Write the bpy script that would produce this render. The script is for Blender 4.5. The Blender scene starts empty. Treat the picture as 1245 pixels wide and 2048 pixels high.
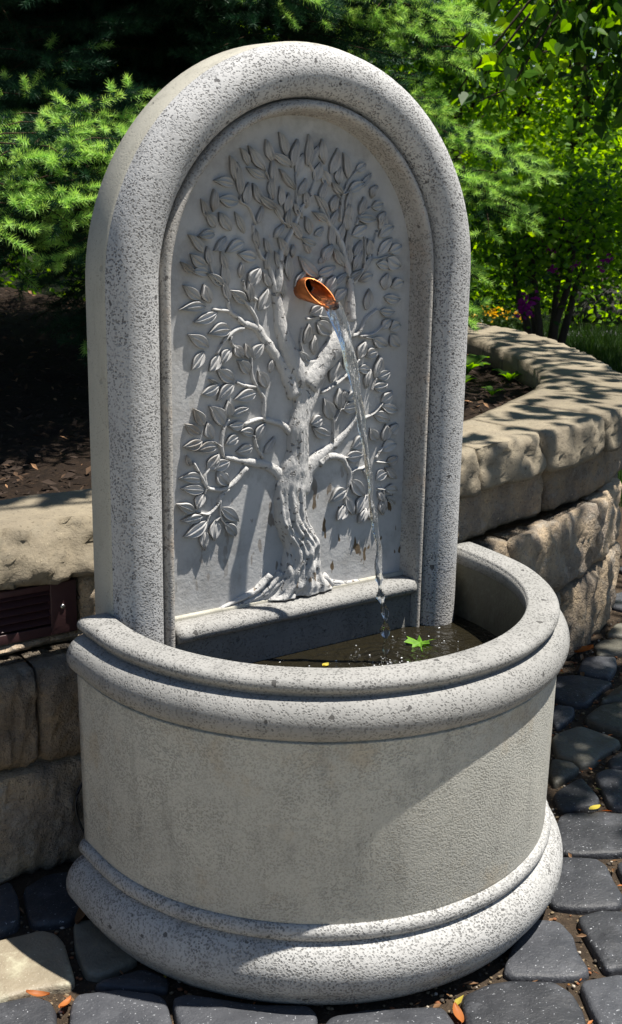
import bpy, bmesh, math, random
import numpy as np
from mathutils import Vector, Matrix, noise
R = math.radians
S = bpy.context.scene
COL = S.collection
rng = np.random.default_rng(7)
random.seed(7)

# ------------------------------------------------------------------ camera
cam = bpy.data.cameras.new('camera'); cam_o = bpy.data.objects.new('camera', cam); COL.objects.link(cam_o)
cam.sensor_fit = 'VERTICAL'; cam.sensor_height = 36.0; cam.lens = 45.383
cam.clip_start = 0.05; cam.clip_end = 900
CP = Vector((-1.0532, -1.5894, 1.1041)); CR = Vector((0.830961, -0.5561, 0.016016)); CU = Vector((0.137116, 0.232618, 0.962854)); CF = Vector((0.539169, 0.797898, -0.269547))
m = Matrix((CR, CU, -CF)).transposed().to_4x4(); m.translation = CP
cam_o.matrix_world = m
cam.dof.use_dof = True; cam.dof.focus_distance = 1.95; cam.dof.aperture_fstop = 20.0
S.camera = cam_o
# ------------------------------------------------------------------ light
SUN = Vector((0.277, -0.180, 1.0)).normalized()
world = bpy.data.worlds.new('World'); S.world = world; world.use_nodes = True
wn = world.node_tree; wn.nodes.clear()
sky = wn.nodes.new('ShaderNodeTexSky'); sky.sky_type = 'NISHITA'; sky.sun_disc = False
sky.sun_elevation = math.asin(SUN.z); sky.sun_rotation = math.atan2(SUN.x, SUN.y)
sky.air_density = 1.0; sky.dust_density = 0.1; sky.ozone_density = 2.0
bg = wn.nodes.new('ShaderNodeBackground'); bg.inputs['Strength'].default_value = 0.05
wo = wn.nodes.new('ShaderNodeOutputWorld')
wn.links.new(sky.outputs[0], bg.inputs[0]); wn.links.new(bg.outputs[0], wo.inputs[0])
sun = bpy.data.lights.new('sun', 'SUN'); sun.energy = 5.0; sun.angle = R(0.53); sun.color = (1.0, 0.95, 0.87)
sun_o = bpy.data.objects.new('sun', sun); COL.objects.link(sun_o)
sun_o.rotation_euler = SUN.to_track_quat('Z', 'Y').to_euler(); sun_o.location = SUN * 30
S.view_settings.view_transform = 'Standard'; S.view_settings.look = 'None'
S.view_settings.exposure = 0.9; S.view_settings.gamma = 1.0; S.view_settings.use_curve_mapping = False
S.render.engine = 'CYCLES'; S.cycles.max_bounces = 8; S.cycles.transparent_max_bounces = 12
S.cycles.transmission_bounces = 8

# traced data (mm): carved leaves (base x,z, tip x,z, width), stems, trunk rows, pavers
LEAVES=[[-108.4,1056.8,-139.9,1061.7,13.1],[-97.9,1042.6,-103.2,1085.1,11.7],[-101.2,1033.3,-133.6,1037.9,16.5],[-57.1,1076.7,-84.3,1108,13.8],[-22.2,1096.8,-34.7,1127.3,12],[-13.8,1083.6,-49.9,1100.3,11.7],[-12.4,1081.3,-4.8,1118,13.6],[-3.3,1068,6.5,1099.3,12.3],[13.8,1083.8,15.1,1125,11.1],[-44.8,1057.9,-47.8,1088.8,10.8],[-88.7,1028.2,-84.8,1059,13.2],[-36.3,1022.2,-70.2,1042.5,10.7],[-29.6,1027.7,-32.6,1053.5,10.9],[-21.2,1016.4,-17.4,1044.5,12.4],[-57,1065.6,-87.5,1079.7,10.4],[-6.5,1050.1,-32.8,1076.8,8.9],[-0.8,1042.2,10.6,1064.7,10.9],[-124.1,1002.2,-131.8,1018.8,12.6],[18,1081.6,32.2,1110.2,12.3],[44.6,1086.3,39,1119.3,12.6],[55.6,1072.7,65.5,1106.8,15.6],[28.2,1061.3,36.1,1087.3,15.4],[55.3,1055.6,39.9,1078.3,14.9],[71.1,1056.8,71.9,1080.8,13],[86.8,1066,77.1,1100.2,11.5],[101.1,1076.4,116.9,1086.8,11.7],[87.3,1046.4,114.8,1060.2,15.3],[130.5,1036.9,138.8,1055.6,11.8],[108.9,1014.8,115.5,1038.1,11.8],[132.4,1023.9,150.3,1029.7,13.8],[59.1,1017.7,62.9,1040.7,13],[93,1003.3,89.3,1029,13.2],[50.5,1015.5,28.7,1040.9,10.6],[50.8,1005.1,24.9,1018.1,9.7],[107.7,1006.6,137.7,1003.8,10.6],[148.5,997.7,155.4,1016.6,13.6],[-139,999.4,-154.9,1018.2,13.3],[-140.4,990.1,-165.3,987.3,13.2],[-113.1,994.5,-132.5,1017.9,14.7],[-122.2,985.8,-140.5,967.4,12.4],[-92,977.3,-121,964.7,15.3],[-71.8,954.3,-101.2,960.8,15.8],[-145.8,946.5,-152,972.2,11.5],[-153.5,947.9,-177.6,963,14.9],[-149.7,935.5,-176.6,938.7,13.3],[-119.8,915.2,-126.2,952.6,13],[-97.2,927.9,-97.2,948.3,8],[-81.1,913.6,-67,940.5,18.8],[-66,880.6,-53.2,910.1,17.8],[-87.8,892.1,-114.5,910.5,15.4],[-162.9,900.3,-189.4,920.4,13.9],[-146.7,895,-158.2,920.2,15.1],[-155.2,889.8,-194.9,887.9,13.6],[-90.7,990.7,-106.5,1018.7,10.2],[-14.1,921.6,-18.1,959.1,13],[36.6,923.6,2.1,953.6,16.2],[37.7,928.5,65.8,938.6,14],[51.8,903.8,63.7,924.5,16],[67.1,888.9,86.8,904.3,15.4],[-9.8,952.9,-9.4,971.5,5.9],[20.1,958.9,9,972,6.7],[20.8,986.5,11.9,1011,11.8],[37.4,943.5,45.7,953.2,5.9],[31.9,971.5,5.3,981.9,10.1],[29.3,984.3,42.4,995.9,10.2],[-40.7,982.9,-28.1,1001,11.3],[111.9,915,135.8,923.7,14.5],[144.4,939.2,166.2,932.4,13.4],[165.6,947,189.4,935.2,20.3],[168.3,956.6,188,967,16.5],[147,952.4,170.6,977.1,14.6],[147.5,980,172.9,995.1,16.4],[148.6,990.7,155.3,1014.4,13.7],[97.9,983.4,121.2,997.2,17.3],[161.3,899.5,165,923.9,18.7],[173.6,902.7,195.2,910.4,16.3],[161.7,888.5,190,884.6,13.5],[127,870.5,130.6,900.9,15.4],[81.4,938.9,61.7,965.5,12.3],[43.4,944.9,58.7,970.2,14.2],[128.8,952.9,126.4,976.9,13.5],[106,1008,138.9,1006.4,13],[90.3,990.6,83.7,1015.3,13],[-135.7,880.8,-172.8,869.2,14.2],[-114.6,854.4,-149.6,850.8,18.7],[-150.4,832.5,-182.6,851.2,16.1],[-158.2,826.2,-177.3,802.3,15.5],[-133.3,819.8,-149.3,797.8,15.8],[-114.6,825.4,-129.3,806.7,14.6],[-106.5,831.9,-95.7,813,14.1],[-79.3,810,-89.6,831.9,14.4],[-76.6,808.6,-59.5,830.4,16.4],[-83.4,789,-102.5,808.2,16],[-51.4,765.5,-67.5,790.8,16.9],[-107.9,780.4,-136.7,799.1,17.7],[-133.4,776.7,-161.3,766.2,15],[-109.2,774.6,-136.2,754.5,17.1],[-70.8,759.4,-106.5,753,17.5],[-45.9,787.3,-43.3,806.2,8.5],[-136.1,779.2,-150,786.2,4.6],[154.1,867.1,180.7,865.7,12.4],[141.7,825.6,166.3,812.7,16.6],[115,796.3,124.9,821.8,17.1],[128.8,797.8,148.7,804.5,15.2],[147,764.9,153.6,797.3,17.5],[153.3,763.1,174.3,771.6,15.8],[115.5,780,137.3,775.8,13.7],[130.5,748.5,135.6,778.5,12.6],[146,748.5,169.5,752.9,15.1],[91.2,780.7,93.3,811.5,15.3],[63.1,763.1,75.7,795.5,18.2],[91.5,766.9,106.6,772,12.4],[43,863.4,66.7,856.6,8.4],[35.9,856.6,59.8,838.2,20.4],[31.8,808.5,31.2,836.4,14.6],[174,836.1,192.7,843.8,18.4],[175.9,828.5,192.5,811,16.9],[24.1,869.2,42.7,880.2,14.8],[158.3,839.6,173.3,853.6,13.6],[24.6,795,-1.8,815.8,18.8],[14.1,826.7,19.9,854.7,14.5],[-158.4,719.7,-175.3,744.9,14.8],[-164.4,707.3,-188.6,724,14],[-143.2,697.9,-152.4,722.7,16.8],[-125.6,716.4,-149.6,745.4,19.7],[-117.4,727.5,-119.4,751.5,14.9],[-113.3,729.5,-86,738.2,12.8],[-91.4,715.3,-116.8,714.2,13.5],[-74.7,697.7,-99.7,704,13.1],[-101,696.9,-122.3,687.2,14.6],[-76,678.3,-103.8,674.2,16.6],[-161.9,696.3,-191.6,691.3,14.8],[-136.5,685.7,-171.3,682.5,16.1],[-152.8,653.3,-135.2,673.5,17.9],[-142.1,651.9,-117.5,660.5,17.1],[-180.7,661.5,-186.5,677.7,6.4],[-162.3,638.7,-198.7,645.1,15.5],[-136.7,646.4,-119,625.8,18.5],[-158.4,622.4,-195.6,629.7,14.4],[-69.1,687.4,-55.2,711.6,14.3],[-54.8,666.1,-39.4,689.1,13.1],[66,705.9,51.3,738.3,18.8],[80.6,719.7,78.1,751.7,16.7],[92,731.2,89.8,749.3,10],[93.6,733.8,111.7,748.8,16.5],[87.3,720.5,117.6,723.2,17.5],[47.8,710.5,26.7,702.9,18.3],[63.3,681.1,31.7,696.2,16.3],[162.3,724.7,180,740.1,18.9],[162.5,717.6,191.9,707.6,15.4],[147.3,706.3,177.5,693.3,16.8],[157.6,663.8,141.2,683.4,15.5],[168.2,661.2,171.6,686.7,16.2],[180.2,671.5,192.9,686,17.9],[131.3,671,106,656.7,21.6],[165.3,644.2,192.5,652.8,19.6],[176.7,624,195.1,632,15.3],[96.2,642.2,126.1,644.4,18],[173.5,615.6,193.1,595.6,13.8],[156.5,597.3,175.6,608.1,17.3],[-159.8,616.3,-171.4,595.9,15.3],[-176.1,592.9,-203.8,607.8,14.1],[-161.4,584.1,-196.2,582.4,12.6],[-154.7,575.1,-192.5,557.3,17.6],[-158.2,560.8,-159.1,531,13.8],[-139.7,572.9,-142.6,543.4,18.2],[-130.7,591.5,-101.6,567.3,17],[-124.6,567,-106.5,545.4,14.9],[96.6,588.7,66.1,575.1,19.5],[107,604.4,131.6,574.8,19.5],[96.9,578.1,110.3,547.2,16.3],[94.1,565.3,80.8,542.1,17.8],[136.3,575.5,118.2,547.4,18.1],[137.1,552.7,121.8,532.1,14.9],[145,554.3,149,532.2,17.6],[173.1,579.9,197.7,575.3,14.7],[170.3,568.2,176,545.9,11.2],[165.7,560.8,169.8,538.6,9.7],[160.2,577.6,169,560.3,9.1],[178.4,567.1,193.7,552.9,11]]
STEMS=[[[17,762.9,35.9],[-1.4,791,33.1],[-15.2,818.2,29.6],[-27,852.3,25],[-32.6,881.9,21.5],[-37.1,903.9,18.7]],[[-36.2,900.3,13.3],[-40.7,914.9,11.4],[-46,933.1,9.5],[-52.9,949.7,7.6],[-62.3,955.7,6.4],[-72.5,977.1,5.5]],[[-36.2,903.9,15.6],[-32.2,924.6,14.7],[-31.5,943.3,13.6],[-29.1,959.7,11.8],[-18.1,978.6,9.8],[-7.1,996.9,7.6],[2.1,1017.3,5.7],[12.2,1034.2,3.9]],[[12.2,1034.2,4.7],[24.1,1054.6,3.9],[27.2,1070.8,3.1],[15.6,1091,2.7],[12.7,1106.2,2.3]],[[-72.6,1001.4,3.8],[-83.4,1024.9,3.3],[-97.9,1033.8,2.8],[-97.9,1042.6,2.3]],[[-72.5,977.1,6.2],[-75.9,992.5,5.1],[-76.8,1001.6,3.9]],[[-0.2,1000.2,3.8],[-4.2,1038.8,3],[-6.2,1074.7,2.3]],[[-26.6,1005.1,3.8],[-37.7,1021.1,3.4],[-48.7,1039,3],[-50.9,1061.2,2.6],[-57.1,1076.7,2.3]],[[-7.1,996.9,4.7],[-17.6,999.9,4.3],[-27.1,1005,3.9]],[[-4.6,1016.2,3.3],[20.8,1042.1,2.8]],[[74,1003.6,4.3],[75.3,1036.1,3.8],[88.3,1063.7,3.2],[102.5,1077.5,2.5]],[[80.2,1043,2.5],[87.3,1046.4,2]],[[59.7,1052.2,2.3],[73,1038.4,2.8]],[[103.5,998.4,3.3],[110.4,1012.4,2.5],[127.9,1024,2]],[[55.3,998.7,3.8],[52.1,1012,2.5],[35.8,1035.2,2]],[[17,762.9,43.7],[45.6,791.1,39],[70.8,819.9,35.9],[93.4,845.1,31.2],[96.3,871.5,19.5]],[[96.8,856.3,20.3],[95.2,879.1,18.5],[95.1,913,16.4],[90.9,930.3,13.3],[80.8,963.9,10.8],[68.3,987.5,9],[55.4,1000.8,7.6],[38.8,1024,6.2]],[[95.2,871.6,16.3],[95.9,901.2,13.8],[90.5,930.2,8.8]],[[100.1,910.7,10],[123.2,938.7,5],[134.3,965.9,3.3],[142.6,989.7,2.3]],[[123.2,937.5,3.3],[135,946.7,2.8],[147.2,947.5,2.3],[167,951.8,2]],[[89.9,954.1,3.8],[87.8,973,3.3],[93.5,981.2,2.5]],[[120.3,936.4,3.3],[120.8,966.3,2.5],[119.5,980.6,1.8]],[[92.4,845.1,10.9],[98.4,833.3,9.7],[113.4,836.2,8.6],[127.9,857.6,7.4],[146.6,869.6,6.2]],[[115.4,831,5],[136.9,832.2,4.2],[149,837.6,3.3],[158.1,844.6,2.5]],[[117,830.3,3.8],[141.7,825.6,2.5]],[[45.5,749.7,7.5],[58.8,753.5,6.6],[85.5,767.4,5.4],[103.2,783.5,4],[115.1,795.1,2.5]],[[141.5,744.4,3.8],[148.6,763.5,2.5]],[[15.6,862.5,5],[24.2,863.2,3.8],[43,865.8,2.5]],[[18.2,797,6.2],[7,824.2,4.7],[9.2,850.1,3.1]],[[-0.8,749.2,28.1],[-17.4,784.7,24.3],[-37.1,813.1,20.6],[-57.2,838,17.5],[-68.5,854.1,15],[-91.4,861.9,12.5]],[[-91.4,861.9,10.1],[-103.1,872.7,9.2],[-113.1,879.6,8.1],[-117.2,888.4,6.7],[-119.6,902.7,5.6],[-123.7,914.9,4.7]],[[-117.2,882,6.2],[-130.4,883.4,5.5],[-143.4,885.5,4.7]],[[-92.2,855.5,8.6],[-106.4,852.8,7.5],[-125.6,838.1,6.2],[-137.2,821,4.7]],[[-113.1,845.3,4.7],[-113.9,836.7,4.3],[-103.9,825.8,3.9]],[[-68.5,854.8,7.8],[-71.9,869.5,7.4],[-84.7,888.2,7],[-95.6,895.9,5.9],[-103.9,899.1,4.7]],[[-56.4,717.9,8.6],[-56.6,747.4,7.6],[-60.1,755.2,6.7],[-76.7,781.2,5.8],[-79.3,808,4.8],[-80.2,814,3.9]],[[-72.3,768.3,7],[-88.6,771.1,6.2],[-103.9,777.6,5.5]],[[-136.7,922.4,4.7],[-142.3,934.5,4.7],[-146.3,945.7,4.2],[-147,957.5,3.1]],[[-132.7,921.6,4.7],[-139.9,928.8,4.3],[-145.6,933.9,3.9]],[[-70.4,894.7,6.2],[-89,909.8,4.7],[-94,924.2,3.1]],[[-5.3,688.1,17.2],[-22.6,705.4,13.4],[-36,710.6,10.5],[-56.4,717.9,9],[-67.7,719.1,7.6],[-91,713.9,6.2]],[[-73.7,695.4,5.5],[-70.1,679.8,6.2],[-57.7,659.2,7]],[[-125.7,668.8,4.3],[-129.7,686.8,7.5],[-125.6,710.4,7.5],[-117.4,723.9,3]],[[-129.7,684.4,4.5],[-143.2,694.3,2]],[[1.7,585,31.2],[-17,611.3,26],[-30.8,632.7,20.8],[-53.2,647.1,17.2],[-84,656.2,14],[-106.4,662.7,10.4],[-123.5,668.4,7.8]],[[-86.6,648.1,11.7],[-106.4,628.3,10.5],[-126.2,619.4,9.4],[-139.8,621.1,8.2],[-153.2,625.2,7],[-160.7,638.3,6.2],[-177,667.3,5.5]],[[-155.7,627.8,7],[-157.3,644.6,5.9],[-148.8,655.6,4.7]],[[-117.6,619.3,7.5],[-131.4,607.6,7.1],[-135.5,598.3,5.8],[-150.6,585.6,4.5],[-161.4,587.2,3.5],[-172.1,590.5,2.5]],[[-150.6,584.4,4.5],[-154.7,573.9,3],[-157.5,561.9,2.3]],[[-132.1,604,3.8],[-132.2,578,2.8],[-123.2,564.3,2]],[[-132.1,579.3,2.5],[-139.7,572.9,2]],[[-155.7,624.3,3],[-158.5,617.4,2.3]],[[10.7,595.7,34.3],[22.2,626.1,29.1],[42.2,648.3,22.9],[70.1,662.6,17.9],[91.5,678.5,14],[106.3,696.1,10.1],[119.2,714.7,6.2]],[[106.4,699,5.5],[125.1,701.4,5],[147.3,707.7,4.1],[162.4,721.8,2.8]],[[69.4,669.2,4.1],[69.5,700,3.3],[64.1,718.5,2.5]],[[71.2,699.8,3.6],[80.7,718.3,3.2],[87.3,720.5,2.8]],[[87.3,720.5,2.2],[92,731.2,1.9]],[[42.4,639.5,20.3],[61,647.7,16.5],[85.8,642.4,13.7],[96.7,629,11.2],[103.9,614.3,8.6],[100.6,594.4,5.5]],[[105.5,616.7,4.7],[114,620.7,4.7],[127.7,621.2,4.3],[141.5,626.8,3.6]],[[153.4,634,3.6],[165.1,650,2.5]],[[87.8,641.7,3.3],[103,642.8,2.5]],[[131.3,617.9,3.6],[142.4,599.1,2.5]],[[153.6,628.2,3.3],[178.5,623.8,2.2]],[[106.7,616.2,3.3],[105.4,605.9,2.9],[95.3,581,2.5],[94.9,566.6,2]],[[128.6,617.4,3],[141.1,598.7,2.7],[140.2,579,2.3],[136.4,574.1,2]],[[158.4,583.2,2.8],[174.7,579.7,2]],[[169.9,579,2],[172.2,559.9,1.8]],[[-10.5,465.3,20.3],[-38.1,453.7,14],[-74.3,439.8,9.4],[-118.8,429.4,4.7]],[[-1.1,455.4,17.2],[-19.5,438,13],[-42.4,429.8,9.4],[-78.8,430,6.2]],[[22.6,447.1,18.7],[18.1,433.8,14],[11.6,425.8,9.4]],[[41.6,448,18.7],[46.7,434.5,12.5],[51.6,427.7,7.8]],[[55.9,453.9,15.6],[75.7,435.3,10.9],[100.3,433.5,7.8],[126.2,433.2,4.7]],[[3.6,454.6,17.2],[-5.4,433,10.9],[-14.7,428.1,7.8]],[[60.9,444.6,10.9],[82.7,428.9,7.8],[110.4,426.6,4.7]],[[-24.4,461.1,12.5],[-51.7,446.3,9.4],[-96.7,430.1,5.5]]]
TRUNK=[[432.6,-53.5,75.1],[442.8,-38.1,66],[461.5,-28.1,51.1],[480.5,-24.6,47.8],[502.3,-19.4,47.3],[517.3,-19.5,44.1],[536.7,-28.9,32.4],[556.6,-35.5,21.7],[586.5,-36.6,18.3],[610.2,-35.1,17.9],[629.4,-29.9,21.3],[644.7,-24.7,22.8],[663.8,-15.9,22.5],[697.3,-14.5,20],[717.7,-9.4,25.2],[740,-4.3,37.6],[762.7,-10,49.1],[781.7,-17.4,57.9],[800.4,-22.9,69.5]]
PAVERS=[[[939,291],[1003,337],[1033,340],[1079,308],[1042,268],[978,227],[959,255]],[[815,256],[880,297],[922,284],[944,251],[964,206],[915,192],[832,153],[808,165],[791,206]],[[733,171],[780,189],[803,162],[769,128],[691,100]],[[1088,387],[1133,405],[1188,382],[1138,312],[1076,328],[1053,339]],[[1169,425],[1244,464],[1290,452],[1217,385],[1191,401]],[[855,142],[925,173],[999,191],[927,125],[904,124]],[[772,104],[813,121],[849,131],[910,111],[796,6],[768,69]],[[661,81],[738,85],[758,35],[762,0],[749,-18],[685,-30],[645,-49],[618,-40],[618,-18],[606,15]],[[592,11],[615,-21],[609,-47],[585,-58],[517,-73],[546,-28]],[[491,-95],[580,-76],[565,-119],[552,-151],[529,-173],[458,-148]],[[612,-81],[647,-79],[677,-110],[572,-207],[545,-185],[572,-141]],[[681,-47],[757,-36],[692,-96],[655,-80]],[[455,-154],[516,-190],[553,-224],[457,-314],[362,-257],[383,-206]],[[340,-251],[395,-295],[392,-322],[368,-363],[353,-395],[326,-415],[270,-389],[238,-356],[267,-298]],[[188,-370],[216,-393],[208,-432],[188,-461],[166,-507],[147,-508],[53,-448],[132,-388]],[[244,-401],[290,-410],[324,-436],[222,-531],[186,-519],[204,-480]],[[-27,-455],[20,-453],[56,-466],[101,-495],[105,-532],[91,-567],[64,-603],[-67,-519]],[[135,-517],[184,-530],[216,-548],[119,-638],[80,-613],[107,-563]],[[-229,-410],[-200,-392],[-138,-407],[-56,-453],[-66,-490],[-79,-511]],[[409,-326],[445,-325],[391,-393],[374,-383]],[[-428,116],[-383,134],[-338,122],[-358,12],[-400,-2],[-454,17]],[[-527,8],[-447,-1],[-431,-21],[-430,-50],[-451,-135],[-464,-144],[-498,-128],[-555,-123],[-574,-110]],[[-573,-126],[-515,-138],[-498,-163],[-500,-186],[-522,-234],[-595,-187]],[[-507,-243],[-478,-183],[-462,-168],[-403,-193],[-365,-237],[-392,-317]],[[-398,-10],[-363,-25],[-351,-141],[-419,-147],[-434,-130],[-421,-66]],[[-354,-237],[-276,-312],[-211,-360],[-212,-378],[-239,-415],[-385,-322]],[[-424,-157],[-358,-162],[-339,-201],[-355,-224],[-435,-164]],[[-470,143],[-436,147],[-440,99],[-466,29],[-514,25]]]
SHADES = [  # ground point shaded (x, y, z), height of the leaf clump, radius, leaves
    (.78, .10, 0, 2.7, .16, 150), (1.0, .22, 0, 2.8, .16, 150), (.62, .0, 0, 2.8, .11, 90), (.60, -.14, 0, 2.9, .08, 40), (.85, .25, 0, 2.9, .14, 70), (1.2, .36, 0, 2.8, .15, 60), (.95, .0, 0, 2.6, .16, 80),
    (.66, .36, .535, 2.7, .06, 16), (1.02, .50, .535, 2.8, .08, 26), (1.32, .72, .535, 2.8, .12, 40), (1.45, .95, .535, 2.9, .16, 80), (1.6, 1.3, .535, 2.9, .18, 110), (1.5, 1.0, .535, 3.1, .2, 80), (1.7, 1.6, .535, 3.0, .2, 110),
    (-.36, .43, .535, 2.8, .045, 20), (-.24, .45, .535, 2.8, .04, 16), (-.47, .40, .535, 2.9, .04, 14)]
# ------------------------------------------------------------------ helpers
def tag(o, label=None, cat=None, group=None, kind=None):
    if label: o['label'] = label
    if cat: o['category'] = cat
    if group: o['group'] = group
    if kind: o['kind'] = kind
    return o
def empty(name, loc, label=None, cat=None, group=None):
    o = bpy.data.objects.new(name, None); COL.objects.link(o); o.location = loc; o.empty_display_size = .05
    return tag(o, label, cat, group)
def link(name, me, mat=None, parent=None, loc=None):
    o = bpy.data.objects.new(name, me); COL.objects.link(o)
    if mat is not None and len(me.materials) == 0: me.materials.append(mat)
    if parent is not None:
        o.parent = parent
        w = world_loc(parent)
        o.matrix_parent_inverse = Matrix.Translation(w).inverted()
    if loc is not None: o.location = loc
    return o
def world_loc(o):
    v = Vector((0, 0, 0))
    # every empty / part here is only translated, its own location is already in world space
    return Vector(o.location)
def mesh(name, V, F, smooth=True):
    me = bpy.data.meshes.new(name); me.from_pydata([tuple(v) for v in V], [], F)
    bm = bmesh.new(); bm.from_mesh(me); bmesh.ops.recalc_face_normals(bm, faces=bm.faces); bm.to_mesh(me); bm.free()
    me.polygons.foreach_set('use_smooth', [smooth] * len(me.polygons)); me.update(); return me
def fast_mesh(name, V, T, mats=None, mi=None, smooth=False):
    """triangles from numpy arrays"""
    V = np.asarray(V, np.float32); T = np.asarray(T, np.int32)
    me = bpy.data.meshes.new(name)
    me.vertices.add(len(V)); me.vertices.foreach_set('co', V.ravel())
    me.loops.add(T.size); me.loops.foreach_set('vertex_index', T.ravel())
    me.polygons.add(len(T)); me.polygons.foreach_set('loop_start', np.arange(0, T.size, T.shape[1], dtype=np.int32))
    me.polygons.foreach_set('loop_total', np.full(len(T), T.shape[1], np.int32))
    if mats:
        for x in mats: me.materials.append(x)
    if mi is not None: me.polygons.foreach_set('material_index', np.asarray(mi, np.int32))
    me.polygons.foreach_set('use_smooth', np.full(len(T), smooth)); me.update(); me.validate(); return me
def loft(loops, closed=True, caps=True):
    n = len(loops[0]); V = [p for l in loops for p in l]; F = []
    for i in range(len(loops) - 1):
        for j in range(n if closed else n - 1):
            k = (j + 1) % n; F.append((i*n + j, i*n + k, (i+1)*n + k, (i+1)*n + j))
    if caps and closed:
        F.append(tuple(range(n))[::-1]); F.append(tuple((len(loops)-1)*n + j for j in range(n)))
    return V, F
def tube(pts, rads, n=8):
    pts = [Vector(p) for p in pts]; loops = []; ref = Vector((0.31, 0.17, 0.93)).normalized()
    for i, p in enumerate(pts):
        t = (pts[min(i+1, len(pts)-1)] - pts[max(i-1, 0)]).normalized()
        a = t.cross(ref);
        if a.length < .05: a = t.cross(Vector((1, 0, 0)))
        a.normalize(); b = t.cross(a)
        loops.append([p + (a*math.cos(2*math.pi*k/n) + b*math.sin(2*math.pi*k/n)) * rads[i] for k in range(n)])
    return loft(loops)
def merge(parts):
    V, F = [], []
    for v, f in parts:
        o = len(V); V += list(v); F += [tuple(i + o for i in q) for q in f]
    return V, F
def box(x0, x1, y0, y1, z0, z1, b=0.0):
    V = [(x, y, z) for x in (x0, x1) for y in (y0, y1) for z in (z0, z1)]
    return V, [(0, 1, 3, 2), (4, 6, 7, 5), (0, 4, 5, 1), (2, 3, 7, 6), (0, 2, 6, 4), (1, 5, 7, 3)]
def bevelled(name, V, F, w, seg=2):
    me = mesh(name, V, F, False); bm = bmesh.new(); bm.from_mesh(me)
    bmesh.ops.bevel(bm, geom=list(bm.edges), offset=w, segments=seg, affect='EDGES', profile=.6); bm.to_mesh(me); bm.free()
    me.polygons.foreach_set('use_smooth', [True]*len(me.polygons)); return me
def catmull(P, t):
    n = len(P) - 1; i = min(max(int(math.floor(t)), 0), n - 1); f = t - i
    p0, p1, p2, p3 = P[max(i-1, 0)], P[i], P[i+1], P[min(i+2, n)]
    return tuple(.5*((2*b) + (-a+c)*f + (2*a-5*b+4*c-d)*f*f + (-a+3*b-3*c+d)*f**3) for a, b, c, d in zip(p0, p1, p2, p3))
def along(P, t):
    if t >= 2: return catmull(P, t)
    i = int(max(0, min(1, math.floor(t)))); f = t - i
    return tuple(a + (b-a)*f for a, b in zip(P[i], P[i+1]))
def nz(x, y, z, s=1.0): return noise.noise(Vector((x*s, y*s, z*s)))

# ------------------------------------------------------------------ materials
class NT:
    def __init__(s, name, rough=.8, spec=.3):
        s.m = bpy.data.materials.new(name); s.m.use_nodes = True; s.t = s.m.node_tree
        s.b = s.t.nodes['Principled BSDF']; s.out = s.t.nodes['Material Output']
        s.b.inputs['Roughness'].default_value = rough; s.b.inputs['Specular IOR Level'].default_value = spec
    def n(s, typ, **kw):
        x = s.t.nodes.new(typ)
        for k, v in kw.items():
            if k in x.inputs: x.inputs[k].default_value = v
            else: setattr(x, k, v)
        return x
    def l(s, a, b): s.t.links.new(a, b)
    def pos(s):
        if not hasattr(s, '_p'): s._p = s.n('ShaderNodeNewGeometry').outputs['Position']
        return s._p
    def noise(s, scale, detail=3, rough=.55, vec=None, dist=0.0):
        x = s.n('ShaderNodeTexNoise'); x.inputs['Scale'].default_value = scale; x.inputs['Detail'].default_value = detail
        x.inputs['Roughness'].default_value = rough; x.inputs['Distortion'].default_value = dist
        s.l(vec or s.pos(), x.inputs['Vector']); return x.outputs['Fac']
    def voro(s, scale, vec=None, feat='F1'):
        x = s.n('ShaderNodeTexVoronoi'); x.feature = feat; x.inputs['Scale'].default_value = scale
        s.l(vec or s.pos(), x.inputs['Vector']); return x
    def ramp(s, v, a, b, lo=0., hi=1.):
        x = s.n('ShaderNodeMapRange'); x.interpolation_type = 'SMOOTHSTEP'
        s.l(v, x.inputs[0]); x.inputs[1].default_value = a; x.inputs[2].default_value = b
        x.inputs[3].default_value = lo; x.inputs[4].default_value = hi; return x.outputs[0]
    def math(s, op, a, b=None):
        x = s.n('ShaderNodeMath'); x.operation = op
        for i, v in enumerate((a, b)):
            if v is None: continue
            if hasattr(v, 'is_linked'): s.l(v, x.inputs[i])
            else: x.inputs[i].default_value = v
        return x.outputs[0]
    def mix(s, f, a, b):
        x = s.n('ShaderNodeMix'); x.data_type = 'RGBA'
        for v, i in ((f, 0), (a, 6), (b, 7)):
            if hasattr(v, 'is_linked'): s.l(v, x.inputs[i])
            else: x.inputs[i].default_value = v if i == 0 else (*v, 1)
        return x.outputs[2]
    def col(s, c): s.l(c, s.b.inputs['Base Color']) if hasattr(c, 'is_linked') else setattr(s.b.inputs['Base Color'], 'default_value', (*c, 1))
    def bump(s, h, dist=.002, strength=1.0, prev=None):
        x = s.n('ShaderNodeBump'); x.inputs['Strength'].default_value = strength; x.inputs['Distance'].default_value = dist
        s.l(h, x.inputs['Height'])
        if prev is not None: s.l(prev, x.inputs['Normal'])
        s.l(x.outputs[0], s.b.inputs['Normal']); return x.outputs[0]
    def scalevec(s, v3):
        x = s.n('ShaderNodeMapping'); x.inputs['Scale'].default_value = v3; s.l(s.pos(), x.inputs['Vector']); return x.outputs[0]
    def rand(s): return s.n('ShaderNodeObjectInfo').outputs['Random']

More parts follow.
